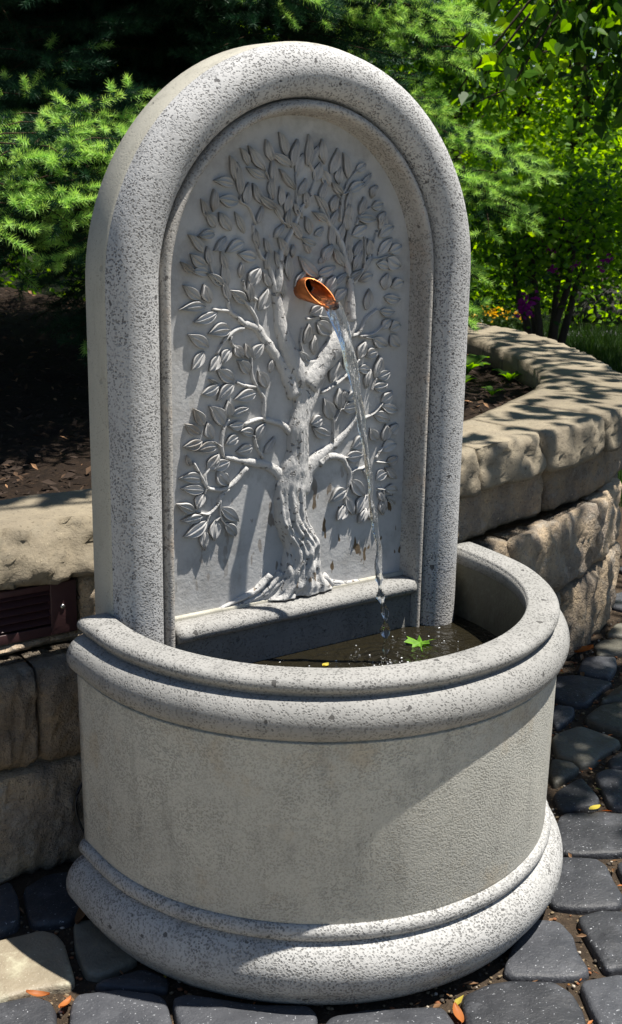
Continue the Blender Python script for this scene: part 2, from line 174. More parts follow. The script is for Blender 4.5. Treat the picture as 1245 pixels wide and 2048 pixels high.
def pitted(name, ca, cb, pit=(.07, .065, .07), scale=120, width=.055, patch=(.35, .6), void=.69, depth=.0016, pamt=.85, warm=None, holes=52, wamt=.9, hr=.19):
    M = NT(name, .88, .25)
    wv = M.n('ShaderNodeVectorMath'); wv.operation = 'MULTIPLY_ADD'; wn_ = M.n('ShaderNodeTexNoise'); wn_.inputs['Scale'].default_value = scale*.55; M.l(M.pos(), wn_.inputs['Vector'])
    M.l(wn_.outputs['Color'], wv.inputs[0]); wv.inputs[1].default_value = (1.5/scale,)*3; M.l(M.pos(), wv.inputs[2])
    vs = M.voro(scale, wv.outputs[0]); cs = M.n('ShaderNodeSeparateColor'); M.l(vs.outputs['Color'], cs.inputs[0])
    worm = M.ramp(vs.outputs['Distance'], width, width*.55, 0, 1)
    worm = M.math('MULTIPLY', worm, M.ramp(cs.outputs[1], patch[0], patch[1], .12, 1))
    worm = M.math('MULTIPLY', worm, M.ramp(M.noise(22, 3, .6), .3, .65, .45, 1))
    v = M.ramp(M.noise(scale/6.0, 3, .65), void, void + .05)
    # scattered larger air holes, each of its own size
    dv = M.n('ShaderNodeVectorMath'); dv.operation = 'MULTIPLY_ADD'; nn = M.n('ShaderNodeTexNoise'); nn.inputs['Scale'].default_value = 120; M.l(M.pos(), nn.inputs['Vector'])
    M.l(nn.outputs['Color'], dv.inputs[0]); dv.inputs[1].default_value = (.009, .009, .009); M.l(M.pos(), dv.inputs[2])
    vo = M.voro(holes, dv.outputs[0]); sp = M.n('ShaderNodeSeparateColor'); M.l(vo.outputs['Color'], sp.inputs[0])
    rad = M.ramp(sp.outputs[0], .55, 1.0, .02, hr)
    hole = M.math('MULTIPLY', M.ramp(M.math('SUBTRACT', rad, vo.outputs['Distance']), -.005, .02), M.ramp(sp.outputs[0], .68, .7))
    worm = M.math('MULTIPLY', worm, wamt)
    pits = M.math('MAXIMUM', M.math('MAXIMUM', worm, v), hole)
    base = M.mix(M.ramp(M.noise(6, 5, .65), .3, .7), ca, cb)
    base = M.mix(M.ramp(M.noise(1, 4, .65, vec=M.scalevec((26, 26, 7))), .5, .72, 0, .55), base, tuple(c*.68 for c in cb))
    base = M.mix(M.ramp(M.noise(scale*2, 2), .35, .7, 0, .35), base, tuple(c*.72 for c in ca))
    if warm: base = M.mix(M.ramp(M.noise(9, 4, .7), .52, .72, 0, .7), base, warm)
    M.col(M.mix(M.math('MULTIPLY', pits, pamt), base, pit))
    h = M.math('SUBTRACT', M.math('MULTIPLY', M.noise(scale*.7, 4, .6), .5), pits)
    M.bump(h, depth); return M.m

M_ROLL = pitted('pitted_cast_stone', (.50, .495, .485), (.41, .408, .403), pit=(.055, .052, .052), scale=300, width=.52, patch=(.0, .5), void=.70, pamt=.85, depth=.0014, wamt=.85)
M_BEAD = pitted('bead_cast_stone', (.46, .44, .41), (.38, .36, .33), pit=(.10, .09, .085), scale=300, width=.52, patch=(.05, .6), void=.70, pamt=.8, depth=.0012, warm=(.36, .27, .19), wamt=.8)
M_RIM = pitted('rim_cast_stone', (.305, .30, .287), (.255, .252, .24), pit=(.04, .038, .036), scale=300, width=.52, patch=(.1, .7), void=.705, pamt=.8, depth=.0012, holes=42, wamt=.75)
M_WALL = pitted('basin_cast_stone', (.52, .505, .445), (.44, .43, .385), pit=(.20, .195, .17), scale=340, width=.62, patch=(.0, .4), void=.74, depth=.0009, pamt=.62, warm=(.42, .36, .27), holes=60, wamt=.8, hr=.13)
M_SIDE = pitted('slab_side_stone', (.46, .44, .37), (.40, .38, .32), pit=(.2, .19, .16), scale=330, width=.4, patch=(.4, .9), void=.73, depth=.0008, pamt=.45, holes=20)
M_BASE = pitted('base_cast_stone', (.45, .447, .435), (.37, .367, .355), pit=(.05, .048, .046), scale=300, width=.58, patch=(.0, .5), void=.70, depth=.0012, pamt=.8, wamt=.8)

def panel_mat():
    M = NT('smooth_panel_stone', .8, .3)
    base = M.mix(M.ramp(M.noise(7, 5, .65), .3, .7), (.47, .468, .46), (.39, .389, .388))
    base = M.mix(M.ramp(M.noise(18, 5, .7), .45, .7, 0, .6), base, (.27, .26, .245))
    # rust-brown drip stains on the lower part
    sep = M.n('ShaderNodeSeparateXYZ'); M.l(M.pos(), sep.inputs[0])
    low = M.ramp(sep.outputs['Z'], .56, .66, 1, 0)
    st = M.ramp(M.noise(1, 2, .5, vec=M.scalevec((62, 62, 26))), .615, .645)
    right = M.ramp(sep.outputs['X'], -.12, .05, .35, 1)
    base = M.mix(M.math('MULTIPLY', M.math('MULTIPLY', st, low), right), base, (.12, .085, .05))
    st2 = M.ramp(M.noise(1, 3, .6, vec=M.scalevec((30, 30, 10))), .6, .75, 0, .35)
    base = M.mix(st2, base, (.26, .23, .18))
    M.col(base); M.bump(M.noise(160, 4, .6), .0008); return M.m
M_PANEL = panel_mat()
def bark_relief():
    M = NT('relief_stone', .8, .3)
    p = M.ramp(M.noise(110, 2, .5), .62, .68)
    base = M.mix(M.ramp(M.noise(12, 5, .65), .3, .7), (.49, .482, .47), (.40, .395, .385))
    st = M.ramp(M.noise(1, 2, .5, vec=M.scalevec((75, 75, 40))), .66, .70, 0, .8)
    sep = M.n('ShaderNodeSeparateXYZ'); M.l(M.pos(), sep.inputs[0])
    base = M.mix(M.math('MULTIPLY', st, M.ramp(sep.outputs['Z'], .5, .62, 1, 0)), base, (.20, .14, .08))
    M.col(M.mix(M.math('MULTIPLY', p, .55), base, (.09, .085, .08)))
    M.bump(M.math('SUBTRACT', M.noise(1, 4, .65, vec=M.scalevec((150, 150, 60))), p), .0035); return M.m
M_RELIEF = bark_relief()
def leafstone():
    M = NT('relief_leaf_stone', .75, .3)
    base = M.mix(M.ramp(M.noise(25, 5, .65), .3, .7), (.50, .49, .48), (.40, .395, .385))
    M.col(M.mix(M.ramp(M.noise(14, 3), .6, .75, 0, .6), base, (.24, .19, .14)))
    M.bump(M.noise(150, 3, .6), .0006); return M.m
M_RLEAF = leafstone()
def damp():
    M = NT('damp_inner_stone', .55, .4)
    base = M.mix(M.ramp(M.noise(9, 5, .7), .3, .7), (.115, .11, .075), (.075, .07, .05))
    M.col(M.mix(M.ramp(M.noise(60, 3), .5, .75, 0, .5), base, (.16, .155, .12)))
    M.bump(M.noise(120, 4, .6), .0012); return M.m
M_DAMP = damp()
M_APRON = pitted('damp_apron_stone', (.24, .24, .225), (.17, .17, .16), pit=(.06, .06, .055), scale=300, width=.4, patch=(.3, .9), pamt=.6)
def rock(name, cols, rs=1.0, depth=.012, moss=None, tint=.3):
    M = NT(name, .92, .2)
    a = M.mix(M.ramp(M.noise(9*rs, 6, .7), .32, .66), cols[0], cols[1])
    a = M.mix(M.ramp(M.noise(22*rs, 5, .7), .5, .68), a, cols[2])
    a = M.mix(M.ramp(M.noise(160*rs, 3, .7), .55, .72, 0, .7), a, tuple(c*.35 for c in cols[1]))
    a = M.mix(M.ramp(M.noise(190*rs, 2, .7), .66, .74, 0, .6), a, tuple(min(1, c*1.7) for c in cols[0]))
    hv = M.n('ShaderNodeHueSaturation'); M.l(a, hv.inputs['Color'])
    M.l(M.ramp(M.rand(), 0, 1, 1-tint, 1+tint), hv.inputs['Value']); M.col(hv.outputs[0])
    b = M.bump(M.noise(14*rs, 6, .72), depth); M.bump(M.noise(70*rs, 5, .75), depth*.28, 1.0, b); return M.m
M_BLOCK = rock('split_face_stone', ((.46, .355, .235), (.22, .185, .15), (.34, .30, .245)), depth=.024)
M_CAP = rock('cap_stone', ((.27, .23, .165), (.20, .17, .125), (.225, .195, .145)), depth=.006, tint=.12)
M_BOULDER = rock('boulder_stone', ((.05, .048, .045), (.025, .025, .025), (.04, .037, .034)), rs=.3, depth=.04)  # stone darkened to stand in for the shade the boulders lie in
def paver(name, a, b, speck):
    M = NT(name, .55, .35)
    c = M.mix(M.ramp(M.noise(12, 5, .65), .3, .7), a, b)
    hv = M.n('ShaderNodeHueSaturation'); M.l(c, hv.inputs['Color']); M.l(M.ramp(M.rand(), 0, 1, .68, 1.4), hv.inputs['Value'])
    dust = M.mix(M.ramp(M.noise(17, 5, .7), .5, .75, 0, .55), hv.outputs[0], tuple(min(.5, x*1.7 + .02) for x in a))
    c = M.mix(M.ramp(M.noise(250, 2, .5), .67, .73, 0, .75), dust, speck)
    M.col(c); bb = M.bump(M.noise(30, 4, .6), .004); M.bump(M.noise(220, 3, .6), .0012, 1, bb); return M.m
M_PAVE = paver('slate_blue_paver', (.046, .048, .054), (.028, .030, .035), (.35, .36, .38))
M_PAVET = paver('tan_paver', (.33, .28, .20), (.26, .22, .155), (.5, .45, .36))
M_BOUNCE = paver('bounce_paver', (.52, .47, .37), (.45, .40, .31), (.6, .56, .48))  # added for unseen pavers, kept pale to throw sunlight back at the basin
M_PAVEO = paver('olive_paver', (.105, .10, .08), (.075, .07, .055), (.2, .19, .16))
def soil(name, a, b, c, sc=1.0):
    M = NT(name, .95, .1)
    x = M.mix(M.ramp(M.noise(35*sc, 6, .75), .35, .65), a, b); x = M.mix(M.ramp(M.noise(110*sc, 3, .7), .58, .7), x, c)
    M.col(x); M.bump(M.noise(60*sc, 6, .75), .012/sc); return M.m
M_GRIT = soil('joint_grit', (.075, .055, .038), (.045, .034, .025), (.17, .125, .08))
M_MULCH = soil('mulch_soil', (.030, .020, .014), (.018, .013, .010), (.055, .036, .022))
M_GROUND = soil('lawn_soil', (.030, .040, .014), (.020, .022, .010), (.04, .05, .02), .3)
M_ASPH = soil('path_asphalt', (.11, .11, .115), (.09, .09, .095), (.16, .16, .16), .5)
def plain(name, c, rough=.6, spec=.3, metal=0., var=.15):
    M = NT(name, rough, spec); M.b.inputs['Metallic'].default_value = metal
    M.col(M.mix(M.ramp(M.noise(40, 4), .35, .65), c, tuple(x*(1-var) for x in c))); M.bump(M.noise(200, 3), .0003); return M.m
def copper():
    M = NT('copper', .34, .5); M.b.inputs['Metallic'].default_value = 1.0
    c = M.mix(M.ramp(M.noise(45, 4, .6), .4, .7), (.62, .22, .075), (.36, .13, .05)); M.col(c); M.bump(M.noise(300, 2), .0002)
    M.l(M.ramp(M.noise(60, 3), .3, .7, .28, .5), M.b.inputs['Roughness']); return M.m
M_COPPER = copper()
M_VENT = plain('maroon_painted_metal', (.060, .028, .030), .45, .4)
M_DARK = plain('recess_shade', (.02, .018, .018), .9, .1)  # near-black colour stands in for shade inside the louvred recess
M_STEEL = plain('screw_steel', (.5, .5, .5), .35, .5, 1.0)
M_CORD = plain('black_rubber', (.012, .012, .014), .45, .4)
def water(name, c, rough=.02, wav=22, d=.004, tr=0.):
    M = NT(name, rough, .5); M.b.inputs['IOR'].default_value = 1.33; M.b.inputs['Transmission Weight'].default_value = tr
    M.col(c); M.bump(M.noise(wav, 3, .6, dist=.8), d); return M.m
M_WATER = water('dark_pool_water', (.014, .012, .007), .025, 42, .012)
def ripples():
    M = NT('dark_pool_water', .025, .5); M.b.inputs['IOR'].default_value = 1.33; M.col((.014, .012, .007))
    d = M.n('ShaderNodeVectorMath'); d.operation = 'DISTANCE'; M.l(M.pos(), d.inputs[0]); d.inputs[1].default_value = (.088, -.118, .345); r = d.outputs['Value']
    ring = M.math('MULTIPLY', M.math('SINE', M.math('ADD', M.math('MULTIPLY', r, 380.0), M.math('MULTIPLY', M.noise(30, 2), 7.0))), M.ramp(r, .005, .10, .30, .0))
    M.bump(M.math('ADD', M.noise(42, 3, .6, dist=.8), ring), .011); return M.m
M_WATER = ripples()
M_POND = water('pond_water', (.02, .025, .02), .05, 4, .01)
def glass():
    M = NT('falling_water', .0, .5); M.b.inputs['IOR'].default_value = 1.33; M.b.inputs['Transmission Weight'].default_value = 1.0
    M.col((.97, .99, 1.0)); M.bump(M.noise(1, 3, .6, vec=M.scalevec((160, 160, 45))), .0025); return M.m
M_STREAM = glass()
M_BUBBLE = plain('foam_bubble', (.8, .82, .85), .15, .6)
def foliage(name, a, b, trans=.45, gloss=.2, rough=.5, cell=9.):
    M = NT(name, rough, gloss)
    hv = M.mix(M.ramp(M.noise(cell, 3, .6), .3, .7), a, b); M.col(hv)
    tr = M.n('ShaderNodeBsdfTranslucent'); t = M.n('ShaderNodeHueSaturation'); M.l(hv, t.inputs['Color']); t.inputs['Value'].default_value = 2.0; t.inputs['Saturation'].default_value = 1.15; t.inputs['Hue'].default_value = .485
    M.l(t.outputs[0], tr.inputs['Color']); mx = M.n('ShaderNodeMixShader'); mx.inputs[0].default_value = trans
    M.l(M.b.outputs[0], mx.inputs[1]); M.l(tr.outputs[0], mx.inputs[2]); M.l(mx.outputs[0], M.out.inputs['Surface']); return M.m
M_NEEDLE = foliage('old_needles', (.014, .042, .022), (.024, .060, .030), .15, .12, .5, 14)
M_NEWNEEDLE = foliage('sunlit_new_growth_needles', (.36, .54, .15), (.25, .45, .11), .3, .12, .5, 14)
M_LEAFA = foliage('broad_leaves', (.11, .22, .028), (.07, .16, .02), .55)
M_LEAFB = foliage('light_leaves', (.21, .34, .04), (.14, .26, .03), .6)
M_LEAFC = foliage('dark_leaves', (.035, .085, .018), (.025, .06, .015), .4)
M_MAPLE = foliage('fresh_maple_leaf', (.16, .34, .035), (.09, .22, .02), .25, cell=60.)
M_GRASS = foliage('grass_blades', (.028, .06, .012), (.02, .045, .01), .3)  # blade colour lowered to help imitate the shade on the lawn
M_MAG = foliage('magenta_petals', (.30, .02, .22), (.22, .015, .16), .4)
M_YEL = foliage('yellow_petals', (.75, .45, .02), (.6, .32, .02), .3)
M_LITTER = foliage('orange_dead_leaf', (.42, .15, .04), (.30, .10, .03), .2)
M_LITTERB = foliage('brown_dead_leaf', (.20, .11, .05), (.13, .07, .035), .15)
M_YLEAF = foliage('yellow_dead_leaf', (.50, .42, .06), (.4, .32, .05), .2)
def bark(name, a, b, sc=1.0):
    M = NT(name, .9, .15); M.col(M.mix(M.ramp(M.noise(1, 5, .7, vec=M.scalevec((30*sc, 30*sc, 6*sc))), .35, .65), a, b))
    M.bump(M.noise(1, 5, .7, vec=M.scalevec((50*sc, 50*sc, 9*sc))), .01/sc); return M.m
M_BARK = bark('tree_bark', (.085, .065, .05), (.05, .04, .032))
M_TWIG = bark('spruce_twig_bark', (.06, .036, .022), (.04, .025, .016), 3)

# ------------------------------------------------------------------ ground, path, water, pavement
def sheet(name, pts, z, mat, sub=0):
    me = mesh(name, [(x, y, z) for x, y in pts], [tuple(range(len(pts)))], False); o = link(name, me, mat); tag(o, kind='structure'); return o
sheet('ground', [(-400, -400), (400, -400), (400, 400), (-400, 400)], -.03, M_GROUND)
pave_base = sheet('pavement', [(-4, -4), (3.2, -4), (3.2, 1.6), (-4, .5)], -.014, M_GRIT)

sheet('bounce_patio', [(-9, -9), (9, -9), (9, -2.2), (.2, -1.75), (-1.2, -1.55), (-1.75, -.9), (-2.1, -.1), (-9, -.1)], -.006, soil('bounce_concrete', (.24, .225, .19), (.20, .19, .16), (.28, .26, .22), .5))  # unseen concrete added in front to bounce sun onto the fountain
def in_poly(p, poly):
    c = False; j = len(poly) - 1
    for i in range(len(poly)):
        a, b = poly[i], poly[j]
        if (a[1] > p[1]) != (b[1] > p[1]) and p[0] < (b[0]-a[0])*(p[1]-a[1])/(b[1]-a[1]) + a[0]: c = not c
        j = i
    return c
def smooth_poly(poly, it=2):
    for _ in range(it):
        q = []
        for i in range(len(poly)):
            a, b = poly[i], poly[(i+1) % len(poly)]
            q += [(a[0]*.86 + b[0]*.14, a[1]*.86 + b[1]*.14), (a[0]*.14 + b[0]*.86, a[1]*.14 + b[1]*.86)]
        poly = q
    return poly
def paver_mesh(poly, tilt, h=0.0):
    P = smooth_poly([Vector(p) for p in map(lambda t: (t[0], t[1]), poly)], 2) if False else smooth_poly(poly, 2)
    cx = sum(p[0] for p in P)/len(P); cy = sum(p[1] for p in P)/len(P)
    rr = sum(math.hypot(p[0]-cx, p[1]-cy) for p in P)/len(P)
    loops = []
    for inset, z in ((0, -.035), (0, -.008), (.0018, -.003), (.005, -.0006), (.012, .0003), (.5*rr, .0015)):
        L = []
        for p in P:
            d = math.hypot(p[0]-cx, p[1]-cy); k = max(0, 1 - inset/max(d, 1e-4))
            x, y = cx + (p[0]-cx)*k, cy + (p[1]-cy)*k
            L.append((x, y, z + h + (x-cx)*tilt[0] + (y-cy)*tilt[1] + .0018*nz(x, y, 0, 22) + .0014*nz(x, y, 3, 60)))
        loops.append(L)
    V, F = loft(loops, True, False); n = len(P); V.append((cx, cy, .002 + h)); c = len(V) - 1; b = (len(loops)-1)*n
    F += [(b+j, b+(j+1) % n, c) for j in range(n)]
    return mesh('paver', V, F)
POLYS = []
for i, poly in enumerate(PAVERS):
    P = [(x/1000., y/1000.) for x, y in poly]; mx, my = sum(p[0] for p in P)/len(P), sum(p[1] for p in P)/len(P); P = [(mx + (x-mx)*1.02, my + (y-my)*1.02) for x, y in P]; POLYS.append(P)
    mt = M_PAVET if i == 21 else (M_PAVEO if i in (3, 4, 5, 6, 7, 8, 24) else M_PAVE)
    o = link('paver', paver_mesh(P, (random.uniform(-.02, .02), random.uniform(-.02, .02)), random.uniform(-.003, .002)), mt, pave_base)
    if i == 21: o['label'] = 'pale tan paver'
boxes = [(min(p[0] for p in P), max(p[0] for p in P), min(p[1] for p in P), max(p[1] for p in P)) for P in POLYS]
EXTRA = []
g = .155
for j in range(-9, 8):
    for i in range(-9, 19):
        cx, cy = i*g + (j % 2)*g*.5 + random.uniform(-.012, .012), j*g*.92 + random.uniform(-.01, .01)
        if cy > .12 + max(0, cx-.3)*.45 or math.hypot(cx+.6, cy+.3) > (1.9 if cx < .3 else 2.7) or cy < -1.35: continue
        if math.hypot(cx, cy+.048) < .30: continue
        hw, hh = g*.485 + random.uniform(-.008, .003), g*.445 + random.uniform(-.008, .003)
        if any(cx+hw > b[0] and cx-hw < b[1] and cy+hh > b[2] and cy-hh < b[3] for b in boxes): continue
        P = [(cx + hw*math.cos(a)*(1.12 if k % 2 else .98) + random.uniform(-.009, .009), cy + hh*math.sin(a)*(1.12 if k % 2 else .98) + random.uniform(-.009, .009))
             for k, a in enumerate(np.linspace(0, 2*math.pi, 9)[:-1])]
        EXTRA.append(P)
        link('paver', paver_mesh(P, (random.uniform(-.02, .02), random.uniform(-.02, .02)), random.uniform(-.004, .002)), (M_BOUNCE if (cx*.689 + (cy+.615)*-1.0*.44*-1 < 9 and ((cx-.115)*-.53 + (cy+.615)*-.848 > .10))  else random.choice((M_PAVE, M_PAVE, M_PAVE, M_PAVEO))), pave_base)  # pavers out of view get the pale bounce stone
ALLP = POLYS + EXTRA
def pebble_batch(pts, r0, r1, flat=.6):
    bm = bmesh.new(); bmesh.ops.create_icosphere(bm, subdivisions=1, radius=1.0)
    bv = np.array([v.co[:] for v in bm.verts]); bf = np.array([[v.index for v in f.verts] for f in bm.faces]); bm.free()
    n = len(pts); r = rng.uniform(r0, r1, (n, 1, 1)); s = rng.uniform(.6, 1.2, (n, 1, 3)); s[:, :, 2] *= flat
    jit = 1 + rng.uniform(-.25, .25, (n, len(bv), 1))
    V = (bv[None]*jit*s*r + np.asarray(pts)[:, None, :]).reshape(-1, 3)
    F = (bf[None] + (np.arange(n)*len(bv))[:, None, None]).reshape(-1, 3); return V, F
pts = []
while len(pts) < 5200:
    x, y = rng.uniform(-.75, 1.35), rng.uniform(-.75, .5)
    if y > .12 + max(0, x-.3)*.5: continue
    if any(in_poly((x, y), P) for P in ALLP): continue
    pts.append((x, y, -.013 + rng.uniform(-.001, .003)))
V, F = pebble_batch(pts, .0012, .0045)
def pick(ms, n, w): return rng.choice(len(ms), n, p=w)
gm = [plain('grit_tan', (.20, .15, .09), .9), plain('grit_dark', (.06, .05, .04), .9), plain('grit_pale', (.42, .37, .30), .9), plain('grit_red', (.22, .09, .04), .9)]
mi = np.repeat(pick(gm, len(pts), [.42, .35, .1, .13]), 20)
tag(link('joint_gravel', fast_mesh('joint_gravel', V, F, gm, mi, True)), kind='stuff')

# ------------------------------------------------------------------ the retaining wall round the raised bed
WF = [(-2.6, .135), (-.43, .138), (.05, .152), (.30, .165), (.51, .205), (.65, .235), (.79, .266), (.95, .305), (1.10, .36), (1.25, .44), (1.38, .545),
      (1.49, .70), (1.585, .86), (1.665, 1.0), (1.75, 1.18), (1.815, 1.36), (1.845, 1.56), (1.84, 1.75), (1.76, 1.95), (1.6, 2.2)]
WB = [(-2.6, .36), (-.43, .36), (.05, .345), (.28, .345), (.50, .375), (.62, .42), (.736, .477), (.88, .55), (1.0, .612), (1.12, .678), (1.22, .755),
      (1.292, .834), (1.36, .93), (1.40, 1.01), (1.46, 1.133), (1.52, 1.29), (1.58, 1.43), (1.60, 1.62), (1.55, 1.8), (1.42, 2.05)]
# cap and upper course lean back from the lower courses
UF = [(-2.67, 0.213), (-0.402, 0.216), (0.1, 0.23), (0.361, 0.244), (0.58, 0.286), (0.727, 0.317), (0.873, 0.349), (1.04, 0.39), (1.197, 0.448), (1.354, 0.531), (1.489, 0.641), (1.604, 0.803), (1.704, 0.97), (1.787, 1.116), (1.876, 1.305), (1.944, 1.493), (1.975, 1.702), (1.97, 1.9), (1.887, 2.109), (1.719, 2.37)]
UB = [(-2.67, 0.448), (-0.402, 0.448), (0.1, 0.432), (0.34, 0.432), (0.57, 0.463), (0.695, 0.51), (0.817, 0.57), (0.967, 0.646), (1.092, 0.711), (1.218, 0.78), (1.322, 0.86), (1.398, 0.943), (1.469, 1.043), (1.51, 1.127), (1.573, 1.255), (1.636, 1.42), (1.699, 1.566), (1.719, 1.764), (1.667, 1.952), (1.531, 2.214)]
wall = empty('retaining_wall', (.5, .3, 0), 'curved tan split-face stone wall with flat caps behind the fountain', 'wall')
def wall_block(name, t0, t1, z0, z1, mat, cap, seed, gap=.004, rough=.009, nv=9, slope=.4, inset=None):
    pf, pb = (UF, UB) if z1 > .345 else (WF, WB)
    a, b = Vector(along(pf, t0)), Vector(along(pf, t1)); L = (b - a).length
    nu = max(6, int(L/.014)); e = gap/max(L, .01)*(t1 - t0); loops = []
    for i in range(nu + 1):
        u = i/nu; t = t0 + e + (t1 - t0 - 2*e)*u
        f, k = Vector(along(pf, t)), Vector(along(pb, t)); d = (k - f); w = d.length; d.normalize()
        ins = inset if inset is not None else (0 if cap else .018 + .03*min(1, max(0, (t-3)/2)))
        end = min(u, 1-u)*L; ce = math.exp(-end/.008)          # rounding toward the ends
        loop = []
        for j in range(nv + 1):
            v = j/nv; zz = z0 + .002 + (z1 - z0 - .004)*v; edge = min(v, 1-v)*(z1-z0)
            pil = (.006*math.exp(-edge/.007) + .006*ce + .030*v*slope) if cap else (.010*math.exp(-edge/.009)*(1.3 if v < .5 else 1.0) + .011*ce)
            q = f + d*(ins + pil)
            r = rough*(.8*nz(q.x+seed, q.y, zz, 26) + .75*nz(q.x+seed, q.y+3, zz, 62) + .4*nz(q.x, q.y+seed, zz, 120) + .9*nz(q.x+seed, q.y+9, zz, 9))
            q = q - d*r
            zz += (-.0025*ce if v > .5 else .003*ce) + (.003*nz(q.x+seed, q.y, 7.1, 14) if v in (0, 1) else 0)
            loop.append((q.x, q.y, zz))
        zt = z1 - .001
        for s_ in ((.31 if slope > 1 else .14, .36, .55, .9) if cap else (.1, .3)):
            q = f + d*(w*s_ if (cap or s_ > .2) else s_)
            loop.append((q.x, q.y, zt + .0025*nz(q.x+seed, q.y, 3, 12) - .0012*ce))
        wb = w*(1.0 if cap else .9)
        q = f + d*wb; loop.append((q.x + .006*nz(q.x, q.y, seed, 20), q.y + .006*nz(q.x, q.y, seed+5, 20), z1 - .008)); loop.append((q.x, q.y, z0 + .004))
        loops.append(loop)
    V, F = loft(loops)
    return link(name, mesh(name, V, F), mat, wall)
caps_t = [0, .3, .55, .78, .955, 1.58, 2.6, 4.35, 6.0, 7.55, 9.1, 10.35, 11.45, 12.5, 13.4, 14.35, 15.35, 16.4, 17.5, 19]
for i in range(len(caps_t)-1): wall_block('cap_stone', caps_t[i], caps_t[i+1], .4435, .5355, M_CAP, True, i*3.7, rough=.016 if i < 6 else .012, gap=.004, slope=1.5 if i < 6 else .6)
def course(js, z0, z1, sd, **k):
    for i in range(len(js)-1): wall_block('wall_block', js[i], js[i+1], z0, z1, M_BLOCK, False, sd + i*5.3, **k)
course([0, .35, .7, .958], .330, .4415, 40); course([1.275, 2.1, 3.4, 6.4, 8.4, 10.1, 11.6, 13.2, 14.9, 16.5, 18, 19], .330, .4415, 60)
course([.958, 1.62], .330, .3505, 55)
course([0, .2, .45, .75, 1.125, 1.62, 2.6, 4.5, 5.65, 8.2, 9.9, 11.4, 12.8, 14.4, 16, 17.5, 19], .170, .334, 80, rough=.014)
course([0, .3, .6, .85, 1.5, 2.4, 3.6, 5.0, 7.1, 9.0, 10.6, 12, 13.6, 15.2, 17, 19], -.02, .166, 110, rough=.014)
# planting bed behind it
bed_pts = [(catmull(UB, t)[0], catmull(UB, t)[1]) for t in np.linspace(0, 19, 60)] + [(1.3, 2.6), (1.2, 3.6), (1.0, 5.2), (-6, 5.2), (-6, .4)]
def bed():
    V = []; F = []; nx, ny = 130, 90
    idx = {}
    for i in range(nx+1):
        for j in range(ny+1):
            x, y = -3 + i*(4.75/nx), .22 + j*(5.0/ny)
            idx[i, j] = len(V); V.append((x, y, .465 + .018*nz(x, y, 0, 3) + .012*nz(x, y, 2, 14)))
    for i in range(nx):
        for j in range(ny):
            x, y = V[idx[i, j]][:2]
            if all(in_poly(V[idx[a, b]][:2], bed_pts) or False for a, b in ((i, j), (i+1, j), (i+1, j+1), (i, j+1))) or (in_poly((x, y), bed_big)):
                F.append((idx[i, j], idx[i+1, j], idx[i+1, j+1], idx[i, j+1]))
    used = sorted({v for f in F for v in f}); mp = {v: k for k, v in enumerate(used)}
    return mesh('planting_bed', [V[v] for v in used], [tuple(mp[v] for v in f) for f in F])
bed_big = [(catmull(UB, t)[0]*.6 + catmull(UF, t)[0]*.4, catmull(UB, t)[1]*.6 + catmull(UF, t)[1]*.4) for t in np.linspace(0, 19, 60)] + [(1.3, 2.6), (1.2, 3.6), (1.0, 5.4), (-6, 5.4), (-6, .3)]
bed_o = tag(link('planting_bed', bed(), M_MULCH), kind='structure')
# bark chips and dead leaves lying in the bed
def flakes(pts, l0, l1, wr=.35, tilt=.5):
    n = len(pts); P = np.asarray(pts); a = rng.uniform(0, 2*np.pi, n); l = rng.uniform(l0, l1, n); w = l*wr*rng.uniform(.6, 1.4, n)
    d = np.stack([np.cos(a), np.sin(a), rng.uniform(-tilt, tilt, n)], 1); s = np.stack([-np.sin(a), np.cos(a), rng.uniform(-tilt, tilt, n)], 1)
    up = np.array([0, 0, 1.0])
    A = P - d*l[:, None]/2; B = P + s*w[:, None]/2 + up*(.12*l)[:, None]; C = P + d*l[:, None]/2; D = P - s*w[:, None]/2
    V = np.stack([A, B, C, D], 1).reshape(-1, 3); k = np.arange(n)*4
    F = np.stack([k, k+1, k+2, k+3], 1); return V, F
pts = []
while len(pts) < 9000:
    x, y = rng.uniform(-1.2, 1.75), .3 + 4.2*rng.random()**1.3
    if in_poly((x, y), bed_big): pts.append((x, y, .470 + .018*nz(x, y, 0, 3) + .012*nz(x, y, 2, 14) + rng.uniform(.001, .012)))
V, F = flakes(pts, .008, .032)
ms = [plain('chip_dark', (.035, .022, .015), .9), plain('chip_brown', (.07, .04, .022), .9), plain('chip_tan', (.26, .145, .075), .9)]
tag(link('bark_mulch', fast_mesh('bark_mulch', V, F, ms, pick(ms, len(pts), [.68, .26, .06]))), kind='stuff')

# ------------------------------------------------------------------ the fountain
XC, RP, HC, AH = -.004, .3135, .9219, 1.035
RA = .3173
fountain = empty('wall_fountain', (0, -.05, 0), 'grey cast stone wall fountain with arched tree of leaves panel and half-round basin', 'fountain')
def arch_path(off, n=56):
    """(x, z) points and outward normals of the arch line lying `off` inside the outer edge"""
    r = RP - off; rz = RA*AH - off; out = []
    for z in np.linspace(.22, HC, 14)[:-1]: out.append((XC - r, z))
    for a in np.linspace(math.pi, 0, n): out.append((XC + r*math.cos(a), HC + rz*math.sin(a)))
    for z in np.linspace(HC, .22, 14)[1:]: out.append((XC + r, z))
    return out
def arch_sweep(name, prof, mat, parent, close=False):
    """prof: list of (inset, y)"""
    loops = []
    cols = [arch_path(d) for d, y in prof]
    for i in range(len(cols[0])): loops.append([(cols[k][i][0], prof[k][1], cols[k][i][1]) for k in range(len(prof))])
    V, F = loft(loops, close, close); return link(name, mesh(name, V, F), mat, parent)
slab_prof = [(.09, .0614), (.004, .0614), (0, .058), (0, .006), (.0012, .0015), (.004, -.0015), (.06, .004), (.09, .004)]
